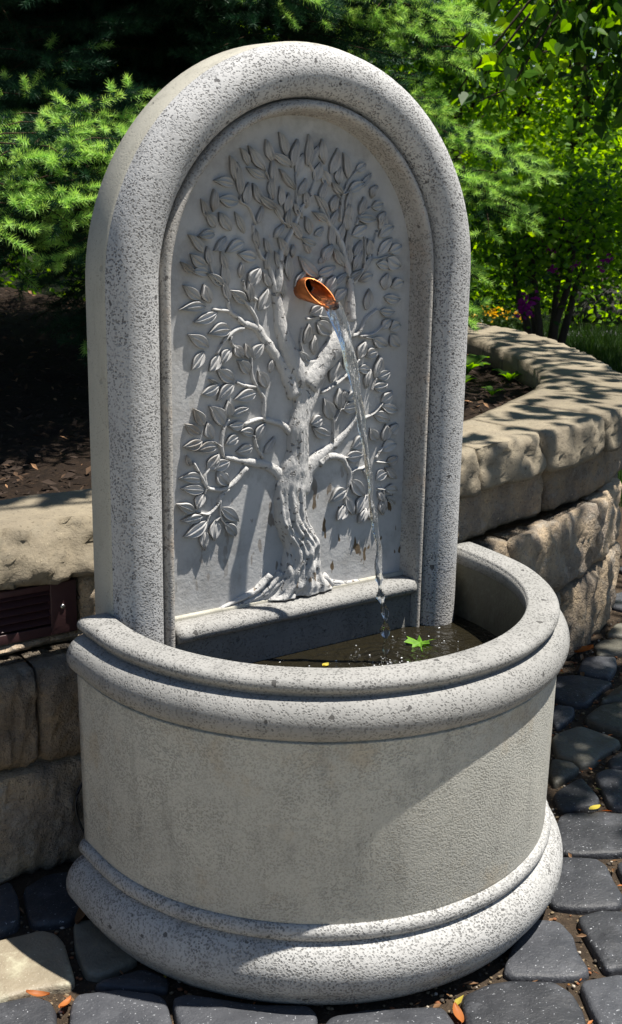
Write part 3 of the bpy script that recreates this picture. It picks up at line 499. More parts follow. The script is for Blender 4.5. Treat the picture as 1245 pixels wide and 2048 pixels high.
arch_sweep('slab', slab_prof, M_SIDE, fountain, True)
roll = [(.0025, .004), (.0022, -.001)] + [(.004 + .0355 - .0355*math.cos(a), -.001 - .037*math.sin(a)**.85) for a in np.linspace(.12, math.pi-.05, 16)] + [(.0765, .003)]
arch_sweep('arch_moulding', roll, M_ROLL, fountain)
bead = [(.0755, .006), (.0762, -.002)] + [(.0765 + .0085 - .0085*math.cos(a), -.003 - .019*math.sin(a)**.8) for a in np.linspace(.15, math.pi-.1, 10)] + [(.0938, .002), (.0958, .012), (.099, .0185)]
arch_sweep('arch_bead', bead, M_BEAD, fountain)
# the recessed panel with the carved tree
YP = .017
pp = [(x, z) for x, z in arch_path(.0945)]
pp = [(x, max(z, .34)) for x, z in pp]
V = [(x, YP, z) for x, z in pp] + [(x, YP + .03, z) for x, z in pp]; n = len(pp)
F = [tuple(range(n)), tuple(range(2*n-1, n-1, -1))] + [(i, (i+1) % n, n + (i+1) % n, n + i) for i in range(n)]
panel = link('tree_panel', mesh('tree_panel', V, F, False), M_PANEL, fountain)

def half_tube(pts, hmul=.62, hmin=.0035, bumpy=.15, n=9, lift=1.0, sd=0):
    P = []
    for i in range(len(pts)-1):
        for k in range(4):
            t = i + k/4; P.append(catmull(pts, t))
    P.append(tuple(pts[-1])); loops = []
    for i, (x, z, w) in enumerate(P):
        a = P[max(i-1, 0)]; b = P[min(i+1, len(P)-1)]; dx, dz = b[0]-a[0], b[1]-a[1]; l = math.hypot(dx, dz) or 1; nx_, nz_ = -dz/l, dx/l
        loop = []
        w = w*(1 + bumpy*nz(x+sd, z, 0, 70)); h = max(hmin, w*hmul)*lift
        for k in range(n):
            a_ = math.pi*k/(n-1); c = math.cos(a_); s = math.sin(a_)**.8
            loop.append((x + nx_*w/2*c, YP + .002 - (h*s + .002) - h*bumpy*.5*nz(x*1.0+c+sd, z, 4, 90), z + nz_*w/2*c))
        loops.append([(loop[0][0], YP + .002, loop[0][2])] + loop + [(loop[-1][0], YP + .002, loop[-1][2])])
    return loft(loops)
for i, st in enumerate(STEMS):
    pts = [(a/1000, b/1000, c/1000*(.8 if c < 22 else .9)) for a, b, c in st]
    if len(pts) == 2: pts = [pts[0], tuple((p+q)/2 for p, q in zip(*pts)), pts[1]]
    big = max(p[2] for p in pts)
    V, F = half_tube(pts, sd=i*1.7, bumpy=.30 if big > .012 else .14, hmul=.40 if big > .02 else .75, hmin=.0060)
    low = pts[0][1] < .52 and pts[-1][1] < .5 and i >= len(STEMS) - 8
    link('relief_root' if low else 'relief_branch', mesh('relief_branch', V, F), M_RELIEF, panel)
g_ = np.random.default_rng(5)
for k in range(13):
    xa = -.052 + .085*g_.random(); sg = 1 if xa > -.008 else -1; ln = g_.uniform(.04, .10)
    pts = [(xa, .475 + g_.uniform(-.01, .012), .013), (xa + sg*ln*.25, .452, .011), (xa + sg*ln*.6, .438 + g_.uniform(-.002, .004), .008), (xa + sg*ln, .431 + g_.uniform(0, .003), .004)]
    V, F = half_tube(pts, sd=k*3.1, bumpy=.3, hmul=.75, hmin=.005)
    link('relief_root', mesh('relief_root', V, F), M_RELIEF, panel)
def trunk_mesh():
    T = [tuple(v/1000 for v in r) for r in TRUNK]; nr, nc = 90, 31; loops = []
    for i in range(nr):
        z, a, b = catmull(T, i/(nr-1)*(len(T)-1)); loop = []
        sm = min(1, max(0, (z-.50)/.16)); top_ = min(1, max(0, (.80 - z)/.10)); hk = (.022 - .003*sm)*(.35 + .65*top_)
        for j in range(nc):
            u = -1 + 2*j/(nc-1); x = a + (b-a)*(u+1)/2
            h = hk*max(0, 1-u*u)**.45
            fl = 1 - .72*sm
            tw = u*4.6 + 2.2*nz(x*0+1.3, z, 0, 9) + 6*(z-.45)
            h += fl*(.0018*math.sin(tw*1.9) + .0016*math.sin(tw*4.3 + 3*nz(0, z, 2, 14)) + .0042*nz(x, z*.30, 5, 75) + .0032*nz(x, z*.5, 8, 150))*min(1, (1-abs(u))*5)
            h -= (1-sm)*.010*max(0, nz(x*1.0, z*.55, 12, 48) - .22)*3*min(1, (1-abs(u))*5)
            loop.append((x + .002*nz(x, z, 9, 60)*(1 if abs(u) > .9 else 0), YP - max(h, .0002), z))
        loops.append([(a, YP+.002, z)] + loop + [(b, YP+.002, z)])
    return loft(loops)
V, F = trunk_mesh(); link('relief_trunk', mesh('relief_trunk', V, F), M_RELIEF, panel)
def relief_leaf_mesh(var):
    cols = [(-1, 0), (-.99, .62), (-.88, .86), (-.70, .50), (-.3, .30), (-.12, .38), (0, 1.05), (.12, .38), (.3, .30), (.70, .50), (.88, .86), (.99, .62), (1, 0)]; loops = []
    for i in range(11):
        s = i/10; w = .5*(math.sin(math.pi*min(1, s**(.80 + .06*var)))**1.05 if 0 < s < 1 else 0)*(1.10 - .16*s); w = max(w, .05 if s < .5 else .008)
        up = .22*s + (.10*math.sin(s*3) if var % 2 else 0); fade = min(1, .35 + s*3)*min(1, (1-s)*4 + .35)
        bend = .10*(var-1.5)*math.sin(math.pi*s)
        loops.append([(s, v*w + bend, (0 if h == 0 else h*fade*(1 if v else 1.0) + up)) for v, h in cols])
    V, F = loft(loops); return mesh('relief_leaf', V, F)
RL = [relief_leaf_mesh(k) for k in range(4)]
for me in RL: me.materials.append(M_RLEAF)
g_ = np.random.default_rng(12); mids = [((a+c)/2, (b+d)/2) for a, b, c, d, e in LEAVES]; tries = 0
while len(LEAVES) < 222 and tries < 6000:     # smaller leaves filling the crown between the traced ones
    tries += 1; x, z = g_.uniform(-185, 190), g_.uniform(905, 1105)
    if (z > 900 and (x/190)**2 + ((z-900)/225)**2 > 1) or (z < 860 and abs(x) < 75): continue
    if min(math.hypot(x-p, z-q) for p, q in mids) < 17.5: continue
    a = math.atan2(z - 640, x*1.1) + g_.normal(0, .45); l = g_.uniform(24, 34)
    LEAVES.append([x - l/2*math.cos(a), z - l/2*math.sin(a), x + l/2*math.cos(a), z + l/2*math.sin(a), l*.36]); mids.append((x, z))
for i, (bx, bz, tx, tz, w) in enumerate(LEAVES):
    o = bpy.data.objects.new('relief_leaf', RL[i % 4]); COL.objects.link(o)
    X = Vector((tx-bx, 0, tz-bz))/1000; L = X.length; X.normalize(); Zv = Vector((0, -1, 0))
    Zv = (Zv + X.cross(Zv)*random.uniform(-.16, .16)).normalized(); Y = Zv.cross(X)
    h = .0070*random.uniform(.8, 1.25)
    M4 = Matrix((X*L*1.08, Y*w/1000*1.06, Zv*h)).transposed().to_4x4(); M4.translation = Vector((bx/1000, YP - .0005, bz/1000)) - X*L*.03
    o.parent = panel; o.matrix_world = M4; o.matrix_basis = M4
# ledge below the tree
prof = [(YP+.004, .4)] + [(-.006 - .019*math.sin(a), .4155 + .0135*math.cos(a)) for a in np.linspace(.05, math.pi-.05, 12)] + [(YP+.004, .398)]
prof[0] = (YP+.004, .4292)
loops = [[(x, y + .0006*nz(x, y, z, 40), z + .0008*nz(x, y, z, 30)) for y, z in prof] for x in np.linspace(-.2225, .2165, 40)]
V, F = loft(loops); link('ledge', mesh('ledge', V, F), M_RIM, fountain)
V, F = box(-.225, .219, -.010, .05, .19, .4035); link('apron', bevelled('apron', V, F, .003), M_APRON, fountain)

# basin: profiles swept round the half circle
YB = -.048
def d_path(r, n=72):
    out = [(-r, .012), (-r, -.004), (-r, -.02)]
    out += [(r*math.cos(a), YB + r*math.sin(a)) for a in np.linspace(math.pi, 2*math.pi, n)]
    return out + [(r, -.02), (r, -.004), (r, .012)]
def d_sweep(name, prof, mat, parent, wob=.0006):
    cols = [d_path(r) for r, z in prof]; loops = []
    for i in range(len(cols[0])):
        loops.append([(cols[k][i][0], cols[k][i][1], prof[k][1] + wob*nz(cols[k][i][0], cols[k][i][1], prof[k][1], 14)) for k in range(len(prof))])
    V, F = loft(loops, True, True); return link(name, mesh(name, V, F), mat, parent)
def arc(cr, cz, rr, rz, a0, a1, n): return [(cr + rr*math.cos(R(a)), cz + rz*math.sin(R(a))) for a in np.linspace(a0, a1, n)]
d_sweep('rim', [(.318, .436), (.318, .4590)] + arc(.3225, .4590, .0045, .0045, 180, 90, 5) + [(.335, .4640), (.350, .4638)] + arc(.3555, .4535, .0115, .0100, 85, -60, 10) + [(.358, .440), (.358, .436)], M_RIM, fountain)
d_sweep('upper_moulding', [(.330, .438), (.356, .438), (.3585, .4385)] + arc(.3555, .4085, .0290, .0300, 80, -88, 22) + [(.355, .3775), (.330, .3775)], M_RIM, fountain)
d_sweep('basin', [(.319, .437), (.352, .437), (.352, .380), (.3690, .379), (.3690, .377), (.3665, .120), (.3655, .112), (.330, .112), (.3185, .20)], M_WALL, fountain)
d_sweep('lower_bead', [(.345, .1165), (.3665, .1165)] + arc(.3650, .1045, .0115, .0125, 75, -60, 10) + [(.3655, .092), (.345, .090)], M_BASE, fountain)
d_sweep('base_moulding', [(.345, .0945), (.3655, .0945)] + arc(.3560, .0500, .0425, .0445, 72, -50, 18) + [(.377, .004), (.372, -.004), (.345, -.004)], M_BASE, fountain)
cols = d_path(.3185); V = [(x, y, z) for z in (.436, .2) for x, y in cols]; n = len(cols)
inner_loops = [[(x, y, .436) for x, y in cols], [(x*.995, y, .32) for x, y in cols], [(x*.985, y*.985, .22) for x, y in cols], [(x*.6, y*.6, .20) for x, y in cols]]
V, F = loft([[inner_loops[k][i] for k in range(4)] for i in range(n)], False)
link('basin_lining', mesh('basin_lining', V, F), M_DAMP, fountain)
V, F = box(-.3155, .3075, .0105, .0590, 0, .4345); link('basin_back', bevelled('basin_back', V, F, .003), M_SIDE, fountain)
# spout: copper tube cut on the slant
def spout():
    r, n = .0172, 28; c = Vector((.0115, 0, .9085)); loops = []
    def ring(rad, fn): return [(c.x + rad*math.cos(a), fn(a), c.z + rad*math.sin(a) ) for a in np.linspace(0, 2*math.pi, n+1)[:-1]]
    cut = lambda a: -.029 + .029*math.sin(a) - .004*math.cos(a)
    drop = lambda a, y: 0
    L = [ring(r, lambda a: YP + .004), ring(r, lambda a: YP*.4), ring(r, cut), ring(r*.97, lambda a: cut(a) - .0006), ring(r*.90, lambda a: cut(a) - .0004), ring(r*.88, lambda a: cut(a) + .002), ring(r*.88, lambda a: YP)]
    L = [[(x, y, z + (y - YP)*.08) for x, y, z in l] for l in L]
    return loft(L)
V, F = spout(); link('spout', mesh('spout', V, F), M_COPPER, fountain)

# water in the basin
wl = .345
pts = d_path(.3165); V = [(x, y, wl) for x, y in pts]; V = [v for v in V]; me = mesh('basin_water', V, [tuple(range(len(V)))], False)
tag(link('basin_water', me, M_WATER), kind='structure')
# falling stream
def stream():
    loops = []; N = 110; x0, y0, z0 = .0125, -.056, .8930; x1, y1, z1 = .088, -.118, wl
    for i in range(N+1):
        s = i/N; tt = s**.5 if False else s
        h = (z0 - z1)*s; t = (-.25 + math.sqrt(.0625 + 4*h))/(-.25 + math.sqrt(.0625 + 4*(z0-z1)))
        x = x0 + (x1-x0)*t + .0022*math.sin(s*31)*s + .0016*math.sin(s*67+1)*s; y = y0 + (y1-y0)*t + .002*math.sin(s*24+2)*s; z = z0 - h
        w = .0062*(1-s)**4 + .0046 + .0009*math.sin(s*46) + (.0030*math.sin(s*95) if s > .75 else 0)
        if s > .80: w = .0046 + .0022*math.sin(s*120) + .0010*math.sin(s*57)
        w = max(w, .0022)
        tw = s*9
        loops.append([(x + w*math.cos(a)*(1+.25*math.cos(2*a+tw)), y + w*.75*math.sin(a)*(1+.3*math.sin(3*a-tw*1.7)), z + .25*w*math.cos(a)*(1-s)) for a in np.linspace(0, 2*math.pi, 15)[:-1]])
    return loft(loops)
V, F = stream(); st = link('water_jet', mesh('water_jet', V, F), M_STREAM)
tag(st, 'clear twisting stream of water falling from the copper spout into the basin', 'water jet')
# water lying in the spout mouth
V, F = loft([[(.0125 + w*math.cos(a), y, z + .004*math.sin(a)) for a in np.linspace(0, 2*math.pi, 11)[:-1]] for y, z, w in ((.01, .9000, .010), (-.015, .8985, .0118), (-.032, .897, .0118), (-.046, .8952, .0108), (-.056, .894, .0105), (-.062, .888, .008))])
o = link('spout_water', mesh('spout_water', V, F), M_STREAM, st)
# bubbles
pts = []
for k in range(70):
    if k < 30: a, d = rng.uniform(0, 6.28), abs(rng.normal(0, .03)); pts.append((.088 + d*math.cos(a), -.118 + d*math.sin(a), wl))
    else: pts.append((rng.uniform(-.15, .26), rng.uniform(-.20, -.03), wl))
pts = [p for p in pts if math.hypot(p[0], p[1]+.048) < .30]
V, F = pebble_batch(pts, .0005, .0018, .7); tag(link('water_bubbles', fast_mesh('water_bubbles', V, F, [M_BUBBLE], None, True)), kind='stuff')
# green leaf floating
def maple_leaf_mesh(sc):
    prof = [(0, -.05), (.10, .02), (.34, -.08), (.30, .10), (.62, .18), (.44, .32), (.50, .50), (.26, .46), (.20, .62), (.10, .58), (0, 1.0)]
    pts = prof + [(-x, y) for x, y in prof[-2:0:-1]]
    V = [(x*sc, y*sc, sc*(.34*abs(x)**1.4 - .12*y*y + .10*math.sin(y*7+x*3))) for x, y in pts] + [(0, .28*sc, 0)]; c = len(pts)
    F = [(i, (i+1) % c, c) for i in range(c)]
    F2 = [(a+c+1, b+c+1, d+c+1) for b, a, d in F]; V2 = [(x, y, z - .0006) for x, y, z in V]
    v, f = merge([(V, F), tube([(0, .0, 0), (.0, -.25*sc, .01*sc), (.02*sc, -.55*sc, .06*sc)], [.0009, .0008, .0007], 5)])
    return mesh('maple_leaf', v, f, False)
o = link('floating_leaf', maple_leaf_mesh(.043), M_MAPLE, loc=(.172, -.095, wl + .002)); o.rotation_euler = (R(6), R(-5), R(-35))
tag(o, 'bright green lobed leaf floating on the dark basin water', 'leaf')
def dead_leaf_mesh(l, w, curl, seed):
    V = []; F = []; random.seed(seed)
    for i in range(7):
        s = i/6; ww = w*math.sin(math.pi*(.06 + .94*s)*.98)**.8
        for v in (-1, -.5, 0, .5, 1): V.append((l*(s-.5), ww*v*.5, curl*(abs(v)**1.6*.5*w + .8*l*(s-.5)**2) + .002))
    for i in range(6):
        for j in range(4): F.append((i*5+j, i*5+j+1, i*5+j+6, i*5+j+5))
    return mesh('dead_leaf', V, F)
def dead(x, y, z, l, w, rot, mat, label, curl=.5, group=None, name='dead_leaf', parent=None):
    o = link(name, dead_leaf_mesh(l, w, curl, int(x*1000)), mat, loc=(x, y, z)); o.rotation_euler = (random.uniform(-.2, .2), random.uniform(-.2, .2), rot); return tag(o, label, 'dead leaf', group)
dead(-.006, -.085, wl+.001, .017, .009, .4, M_YLEAF, 'tiny yellow leaf fragment floating by the inner rim of the basin')
dead(-.052, -.477, -.006, .034, .014, 1.2, M_LITTER, 'orange curled leaf in the gap below the basin front', .3)
dead(-.509, -.142, -.004, .032, .012, -.5, M_LITTER, 'thin orange leaf beside the pale tan paver')
dead(-.485, -.182, -.004, .030, .012, .6, M_LITTER, 'small orange leaf in the gap between two sunlit pavers at lower left')
dead(.507, -.183, .003, .030, .013, .1, M_YLEAF, 'oval yellow leaf on dark pavers right of the fountain', .1)
dead(1.017, .369, -.002, .075, .03, -.6, M_LITTER, 'orange brown leaf at the foot of the wall right of the basin', .6)
dead(-.382, -.005, .0, .05, .016, .9, M_LITTERB, 'long brown leaf tucked beside the left side of the basin base', .5)
# scattered litter in joints
pts = []
while len(pts) < 420:
    x, y = rng.uniform(-.75, 1.35), rng.uniform(-.7, .5)
    if y > .14 + max(0, x-.3)*.5 or any(in_poly((x, y), P) for P in ALLP) or math.hypot(x, y+.05) < .37: continue
    pts.append((x, y, -.008 + rng.uniform(0, .006)))
V, F = flakes(pts, .006, .026); tag(link('leaf_litter', fast_mesh('leaf_litter', V, F, [M_LITTER, M_LITTERB, M_YLEAF], pick([0, 1, 2], len(pts), [.35, .55, .10]))), kind='stuff')

# step light (louvred fixture) set in the wall at left
sl = empty('step_light', (-.39, .226, .352), 'maroon louvred step light fixture set into the wall left of the fountain', 'light fixture')
x0, x1, z0, z1, yf = -.517, -.269, .3525, .4390, .238
bars = [box(x0, -.478, yf, yf+.012, z0, z1), box(-.313, x1, yf, yf+.012, z0, z1), box(-.478, -.313, yf, yf+.012, z1-.010, z1), box(-.478, -.313, yf, yf+.012, z0, z0+.016)]
V, F = merge(bars); link('frame', bevelled('frame', V, F, .0012), M_VENT, sl)
V, F = box(x0+.005, x1-.005, yf+.03, yf+.06, z0, z1); link('housing', mesh('housing', V, F, False), M_DARK, sl)
for k in range(5):
    z = .372 + k*.0126
    V = [(-.478, yf+.001, z+.001), (-.313, yf+.001, z+.001), (-.313, yf+.014, z+.0095), (-.478, yf+.014, z+.0095)]
    V += [(a, b+.0012, c-.0012) for a, b, c in V]
    link('louvre', mesh('louvre', V, [(0, 1, 2, 3), (7, 6, 5, 4), (0, 4, 5, 1), (1, 5, 6, 2), (2, 6, 7, 3), (3, 7, 4, 0)], False), M_VENT, sl)
for sx in (-.293, -.498):
    me = mesh('screw', *loft([[(sx + r*math.cos(a), y, .398 + r*math.sin(a)) for a in np.linspace(0, 6.2832, 13)[:-1]] for r, y in ((.004, yf+.002), (.004, yf-.001), (.003, yf-.002))])); link('screw', me, M_STEEL, sl)
# black power cord
pts = [(-.305, .13, .158), (-.318, .118, .153), (-.333, .112, .135), (-.338, .108, .11), (-.334, .10, .085), (-.325, .09, .062), (-.315, .08, .04), (-.31, .08, .0)]
P = [catmull(pts, t) for t in np.linspace(0, 7, 40)]
V, F = tube(P, [.0022]*40, 8); tag(link('power_cord', mesh('power_cord', V, F), M_CORD), 'thin black power cord looping out from behind the basin at left', 'cord')
# ------------------------------------------------------------------ vegetation
def perp(d):
    r = np.where(np.abs(d[:, 2:3]) < .9, np.array([[0, 0, 1.]]), np.array([[1., 0, 0]])); a = np.cross(d, r); a /= np.linalg.norm(a, axis=1, keepdims=True); return a, np.cross(d, a)
def needles(P0, P1, per_m, ln, wd):
    """needle triangles on shoots P0->P1"""
    P0 = np.asarray(P0, float); P1 = np.asarray(P1, float); D = P1 - P0; L = np.linalg.norm(D, axis=1); D /= L[:, None]
    cnt = np.maximum(4, (L*per_m).astype(int)); idx = np.repeat(np.arange(len(L)), cnt); n = len(idx)
    start = np.cumsum(cnt) - cnt; k = np.arange(n) - start[idx]; s = (k + rng.random(n))/cnt[idx]
    A, B = perp(D); phi = k*2.39996 + rng.uniform(0, .6, n)
    rad = A[idx]*np.cos(phi)[:, None] + B[idx]*np.sin(phi)[:, None]
    rad[:, 2] += .35; rad /= np.linalg.norm(rad, axis=1, keepdims=True)
    fwd = .55 + .5*s; d = rad + D[idx]*fwd[:, None]; d /= np.linalg.norm(d, axis=1, keepdims=True)
    base = P0[idx] + D[idx]*(L[idx]*s)[:, None]; l = ln*rng.uniform(.75, 1.15, n)*(1 - .25*(s > .9))
    side = np.cross(d, rng.normal(size=(n, 3))); side /= np.linalg.norm(side, axis=1, keepdims=True)
    V = np.stack([base - side*wd/2, base + side*wd/2, base + d*l[:, None]*.7 + side*wd*.45, base + d*l[:, None]], 1)
    V = np.stack([base - side*wd/2, base + side*wd/2, base + d*l[:, None]], 1).reshape(-1, 3)
    return V, np.arange(3*n).reshape(-1, 3)
def bough(root, start, tip, sag=.07, coarse=False, width=.42, newf=.35, dens=1.0, sd=0):
    """woody axis + side shoots in a flat spray; returns the bough object"""
    r = np.random.default_rng(sd); start = np.array(start, float); tip = np.array(tip, float); L = np.linalg.norm(tip - start)
    N = 14; ax = []
    for i in range(N+1):
        s = i/N; p = start + (tip-start)*s; p[2] += sag*L*math.sin(math.pi*s); p += r.normal(0, .006, 3)*min(1, s*3); ax.append(p)
    ax = np.array(ax); wood = [tube(ax, [max(.002, .006*(1-s/N)*L/1.5 + .002) for s in range(N+1)], 6)]
    d = (tip-start)/L; side = np.cross(d, [0, 0, 1]); side /= np.linalg.norm(side); up = np.cross(side, d)
    old0, old1, new0, new1 = [], [], [], []
    def at(s): t = s*N; i = min(int(t), N-1); return ax[i] + (ax[i+1]-ax[i])*(t-i)
    step = (.068 if not coarse else .10)/dens
    s = .12 + r.uniform(0, .03)
    nf0 = newf
    while s < .985:
        p = at(s); newf = nf0*min(1, max(.03, (s-.55)/.15))
        for sg in (-1, 1):
            if r.random() < .06: continue
            ll = width*(1-s)**.62*r.uniform(.75, 1.15) + .05
            ang = R(52)*r.uniform(.85, 1.15)
            q = d*math.cos(ang) + side*sg*math.sin(ang) + up*r.uniform(-.42, .34); q /= np.linalg.norm(q)
            e = p + q*ll + np.array([0, 0, -.12*ll*ll/.3])
            if ll > .12: wood.append(tube([p, (p+e)/2 + np.array([0, 0, .01]), e], [.0018, .0015, .001], 4))
            k = .04
            seg = max(1, int(ll/.06)); last = None
            for a in range(seg):
                A, B = p + (e-p)*a/seg, p + (e-p)*(a+1)/seg
                isnew = a == seg-1 and r.random() < newf*2.2
                (new0 if isnew else old0).append(A); (new1 if isnew else old1).append(B)
            # tertiary shoots
            t = .18
            while t < .95 and not (ll < .09):
                b = p + (e-p)*t
                for s2 in (-1, 1):
                    l3 = min(.14, (.060 + .34*ll*(1-t)))*r.uniform(.7, 1.2)
                    a3 = R(48)*r.uniform(.8, 1.2); sv = np.cross(q, up); sv /= np.linalg.norm(sv)
                    q3 = q*math.cos(a3) + sv*s2*math.sin(a3) + up*r.uniform(-.32, .28); q3 /= np.linalg.norm(q3)
                    m = b + q3*l3
                    half = .45 if l3 > .06 else 0
                    if r.random() < newf: 
                        if half: old0.append(b); old1.append(b + q3*l3*half)
                        new0.append(b + q3*l3*half); new1.append(m)
                    else: old0.append(b); old1.append(m)
                t += (.080 if not coarse else .09)/ll/dens
        s += step/L*r.uniform(.8, 1.2)
    for i in range(3, N): old0.append(ax[i]); old1.append(ax[i+1])
    A, B = at(.93), at(1.0); new0.append(A); new1.append(B + d*.02)
    V, F = merge(wood); b = link('bough', mesh('bough', V, F), M_TWIG, root)
    pm, ln, wd = (1080, .0225, .0023) if not coarse else (260, .026, .0052)
    V1, T1 = needles(old0, old1, pm, ln, wd); parts = [(V1, T1, 0)]
    if new0: V2, T2 = needles(new0, new1, pm*1.15, ln*.85, wd*1.1); parts.append((V2, T2, 1))
    V = np.concatenate([p[0] for p in parts]); T = np.concatenate([parts[0][1]] + [p[1] + len(parts[0][0]) for p in parts[1:]])
    mi = np.concatenate([np.full(len(p[1]), p[2]) for p in parts])
    nd = link('needles', fast_mesh('needles', V, T, [M_NEEDLE, M_NEWNEEDLE], mi), None, b); nd['kind'] = 'stuff'
    return len(T)
SP = (.95, 2.30)
spruce = empty('spruce_tree', (SP[0], SP[1], .48), 'tall dark spruce with pale green new tips behind the fountain', 'spruce tree')
V, F = tube([(SP[0] + .02*math.sin(z), SP[1], z) for z in np.linspace(.42, 5.6, 14)], list(np.linspace(.10, .015, 14)), 12)
link('trunk', mesh('trunk', V, F), M_BARK, spruce)
ntri = 0
def B(tip, z0, sd, **k):
    global ntri; ntri += bough(spruce, (SP[0], SP[1], z0 + .14), tip, sd=sd, **k)
# boughs whose sunlit tips the photograph shows
for i, (tip, z0, k) in enumerate([  # pale new-growth colour also carries the sun; withheld from shaded boughs
    ((-.10, .84, 1.07), .98, dict(newf=.8)), ((.08, .80, 1.07), .97, dict(newf=.8)), ((-.16, .80, .93), .86, dict(newf=.8)), ((.06, .86, .90), .84, dict(newf=.7)), ((-.02, .80, 1.0), .93, dict(newf=.8)),
    ((-.30, 1.15, 1.0), .95, dict(newf=.2)), ((-.12, 1.1, .80), .88, dict(newf=.3)), ((-.45, 1.5, .92), .95, dict(newf=.1)),
    ((1.32, .88, 1.04), 1.15, dict(newf=.95, width=.30)), ((1.28, .90, .92), 1.0, dict(newf=.95, width=.30)), ((1.14, .92, .80), .85, dict(newf=.95, width=.28)), ((1.06, .84, .70), .75, dict(newf=.9, width=.26)), ((1.2, .86, .98), 1.1, dict(newf=.95, width=.28)),
    ((1.16, .98, 1.40), 1.5, dict(newf=.9, width=.32)), ((1.12, .98, 1.30), 1.4, dict(newf=.9, width=.32)), ((1.05, 1.0, 1.18), 1.28, dict(newf=.8, width=.3)), ((.98, .92, 1.40), 1.5, dict(newf=.85)), ((.86, .93, 1.43), 1.55, dict(newf=.8)), ((.58, .95, 1.42), 1.6, dict(newf=.5)), ((.30, 1.0, 1.45), 1.65, dict(newf=.10)),
    ((-.02, 1.15, 1.40), 1.6, dict(newf=.02)), ((-.25, 1.35, 1.30), 1.5, dict(newf=.02)), ((.10, 1.25, 1.22), 1.40, dict(newf=.02)), ((.0, 1.3, 1.05), 1.15, dict(newf=.02))]):
    B(tip, z0, 100+i, **k)
gen = np.random.default_rng(3)
zz = .72; a0 = 0
while zz < 5.2:
    Lr = 1.72*(1 - max(0, zz-.9)/5.4)**1.0*(1.0 if zz > .9 else .8)
    vis = zz < 1.55
    for k in range(6 if zz < 3 else 5):
        a = a0 + k*2*math.pi/(6 if zz < 3 else 5) + gen.uniform(-.25, .25); l = Lr*gen.uniform(.82, 1.05)
        front = math.sin(a) < .15
        tip = (SP[0] + l*math.cos(a), SP[1] + l*math.sin(a), zz - .12*l + gen.uniform(-.05, .08))
        if tip[1] < .62: continue
        tx = Vector(tip) - CP; tpx = 622.5 + 2581.8*tx.dot(CR)/tx.dot(CF)
        if tpx > 830 and zz < 2.3 and tip[1] < SP[1] + .6: continue
        dx, dy = math.cos(a), math.sin(a)
        B(tip, zz + .08*l, int(zz*1000)+k, coarse=not (vis and front), newf=.02, dens=1.0)
    zz += .155 if zz < 1.6 else .23; a0 += 1.1

for i in range(48):   # extra unseen upper boughs, added to keep the inner ones in shade
    a = R(gen.uniform(185, 275)); z1 = gen.uniform(1.7, 3.2); l = gen.uniform(.85, 1.46)
    tip = (SP[0] + l*math.cos(a), SP[1] + l*math.sin(a), z1 - .15)
    B(tip, z1 - .1, 900+i, coarse=True, newf=.02, dens=1.25)

LEAF4 = np.array([(-.5, 0, 0), (-.05, .30, .06), (.5, 0, 0), (-.05, -.30, .06)])
LEAF6 = np.array([(-.5, 0, 0), (-.25, .30, .07), (.15, .27, .07), (.5, 0, -.02), (.15, -.27, .07), (-.25, -.30, .07)])
def leaf_cloud(P, size, mats, flat=.5, shape=LEAF4, droop=.0, w=None, mi=None):
    P = np.asarray(P); n = len(P); yaw = rng.uniform(0, 2*np.pi, n)
    nrm = rng.normal(size=(n, 3))*np.array([1, 1, .55]) + np.array([0, 0, flat]); nrm /= np.linalg.norm(nrm, axis=1, keepdims=True)
    t = np.stack([np.cos(yaw), np.sin(yaw), np.full(n, -droop)], 1); t -= nrm*(t*nrm).sum(1, keepdims=True); t /= np.linalg.norm(t, axis=1, keepdims=True); b = np.cross(nrm, t)
    s = size*rng.uniform(.65, 1.25, n)[:, None, None]
    V = P[:, None] + s*(shape[None, :, 0:1]*t[:, None] + shape[None, :, 1:2]*b[:, None] + shape[None, :, 2:3]*nrm[:, None])
    k = len(shape); base = np.arange(n)*k
    if k == 4: T = np.concatenate([np.stack([base, base+1, base+2], 1), np.stack([base, base+2, base+3], 1)])
    else: T = np.concatenate([np.stack([base, base+j, base+j+1], 1) for j in range(1, k-1)])
    if mi is None: mi = rng.choice(len(mats), n, p=w)
    return fast_mesh('leaves', V.reshape(-1, 3), T, mats, np.tile(mi, len(T)//n))
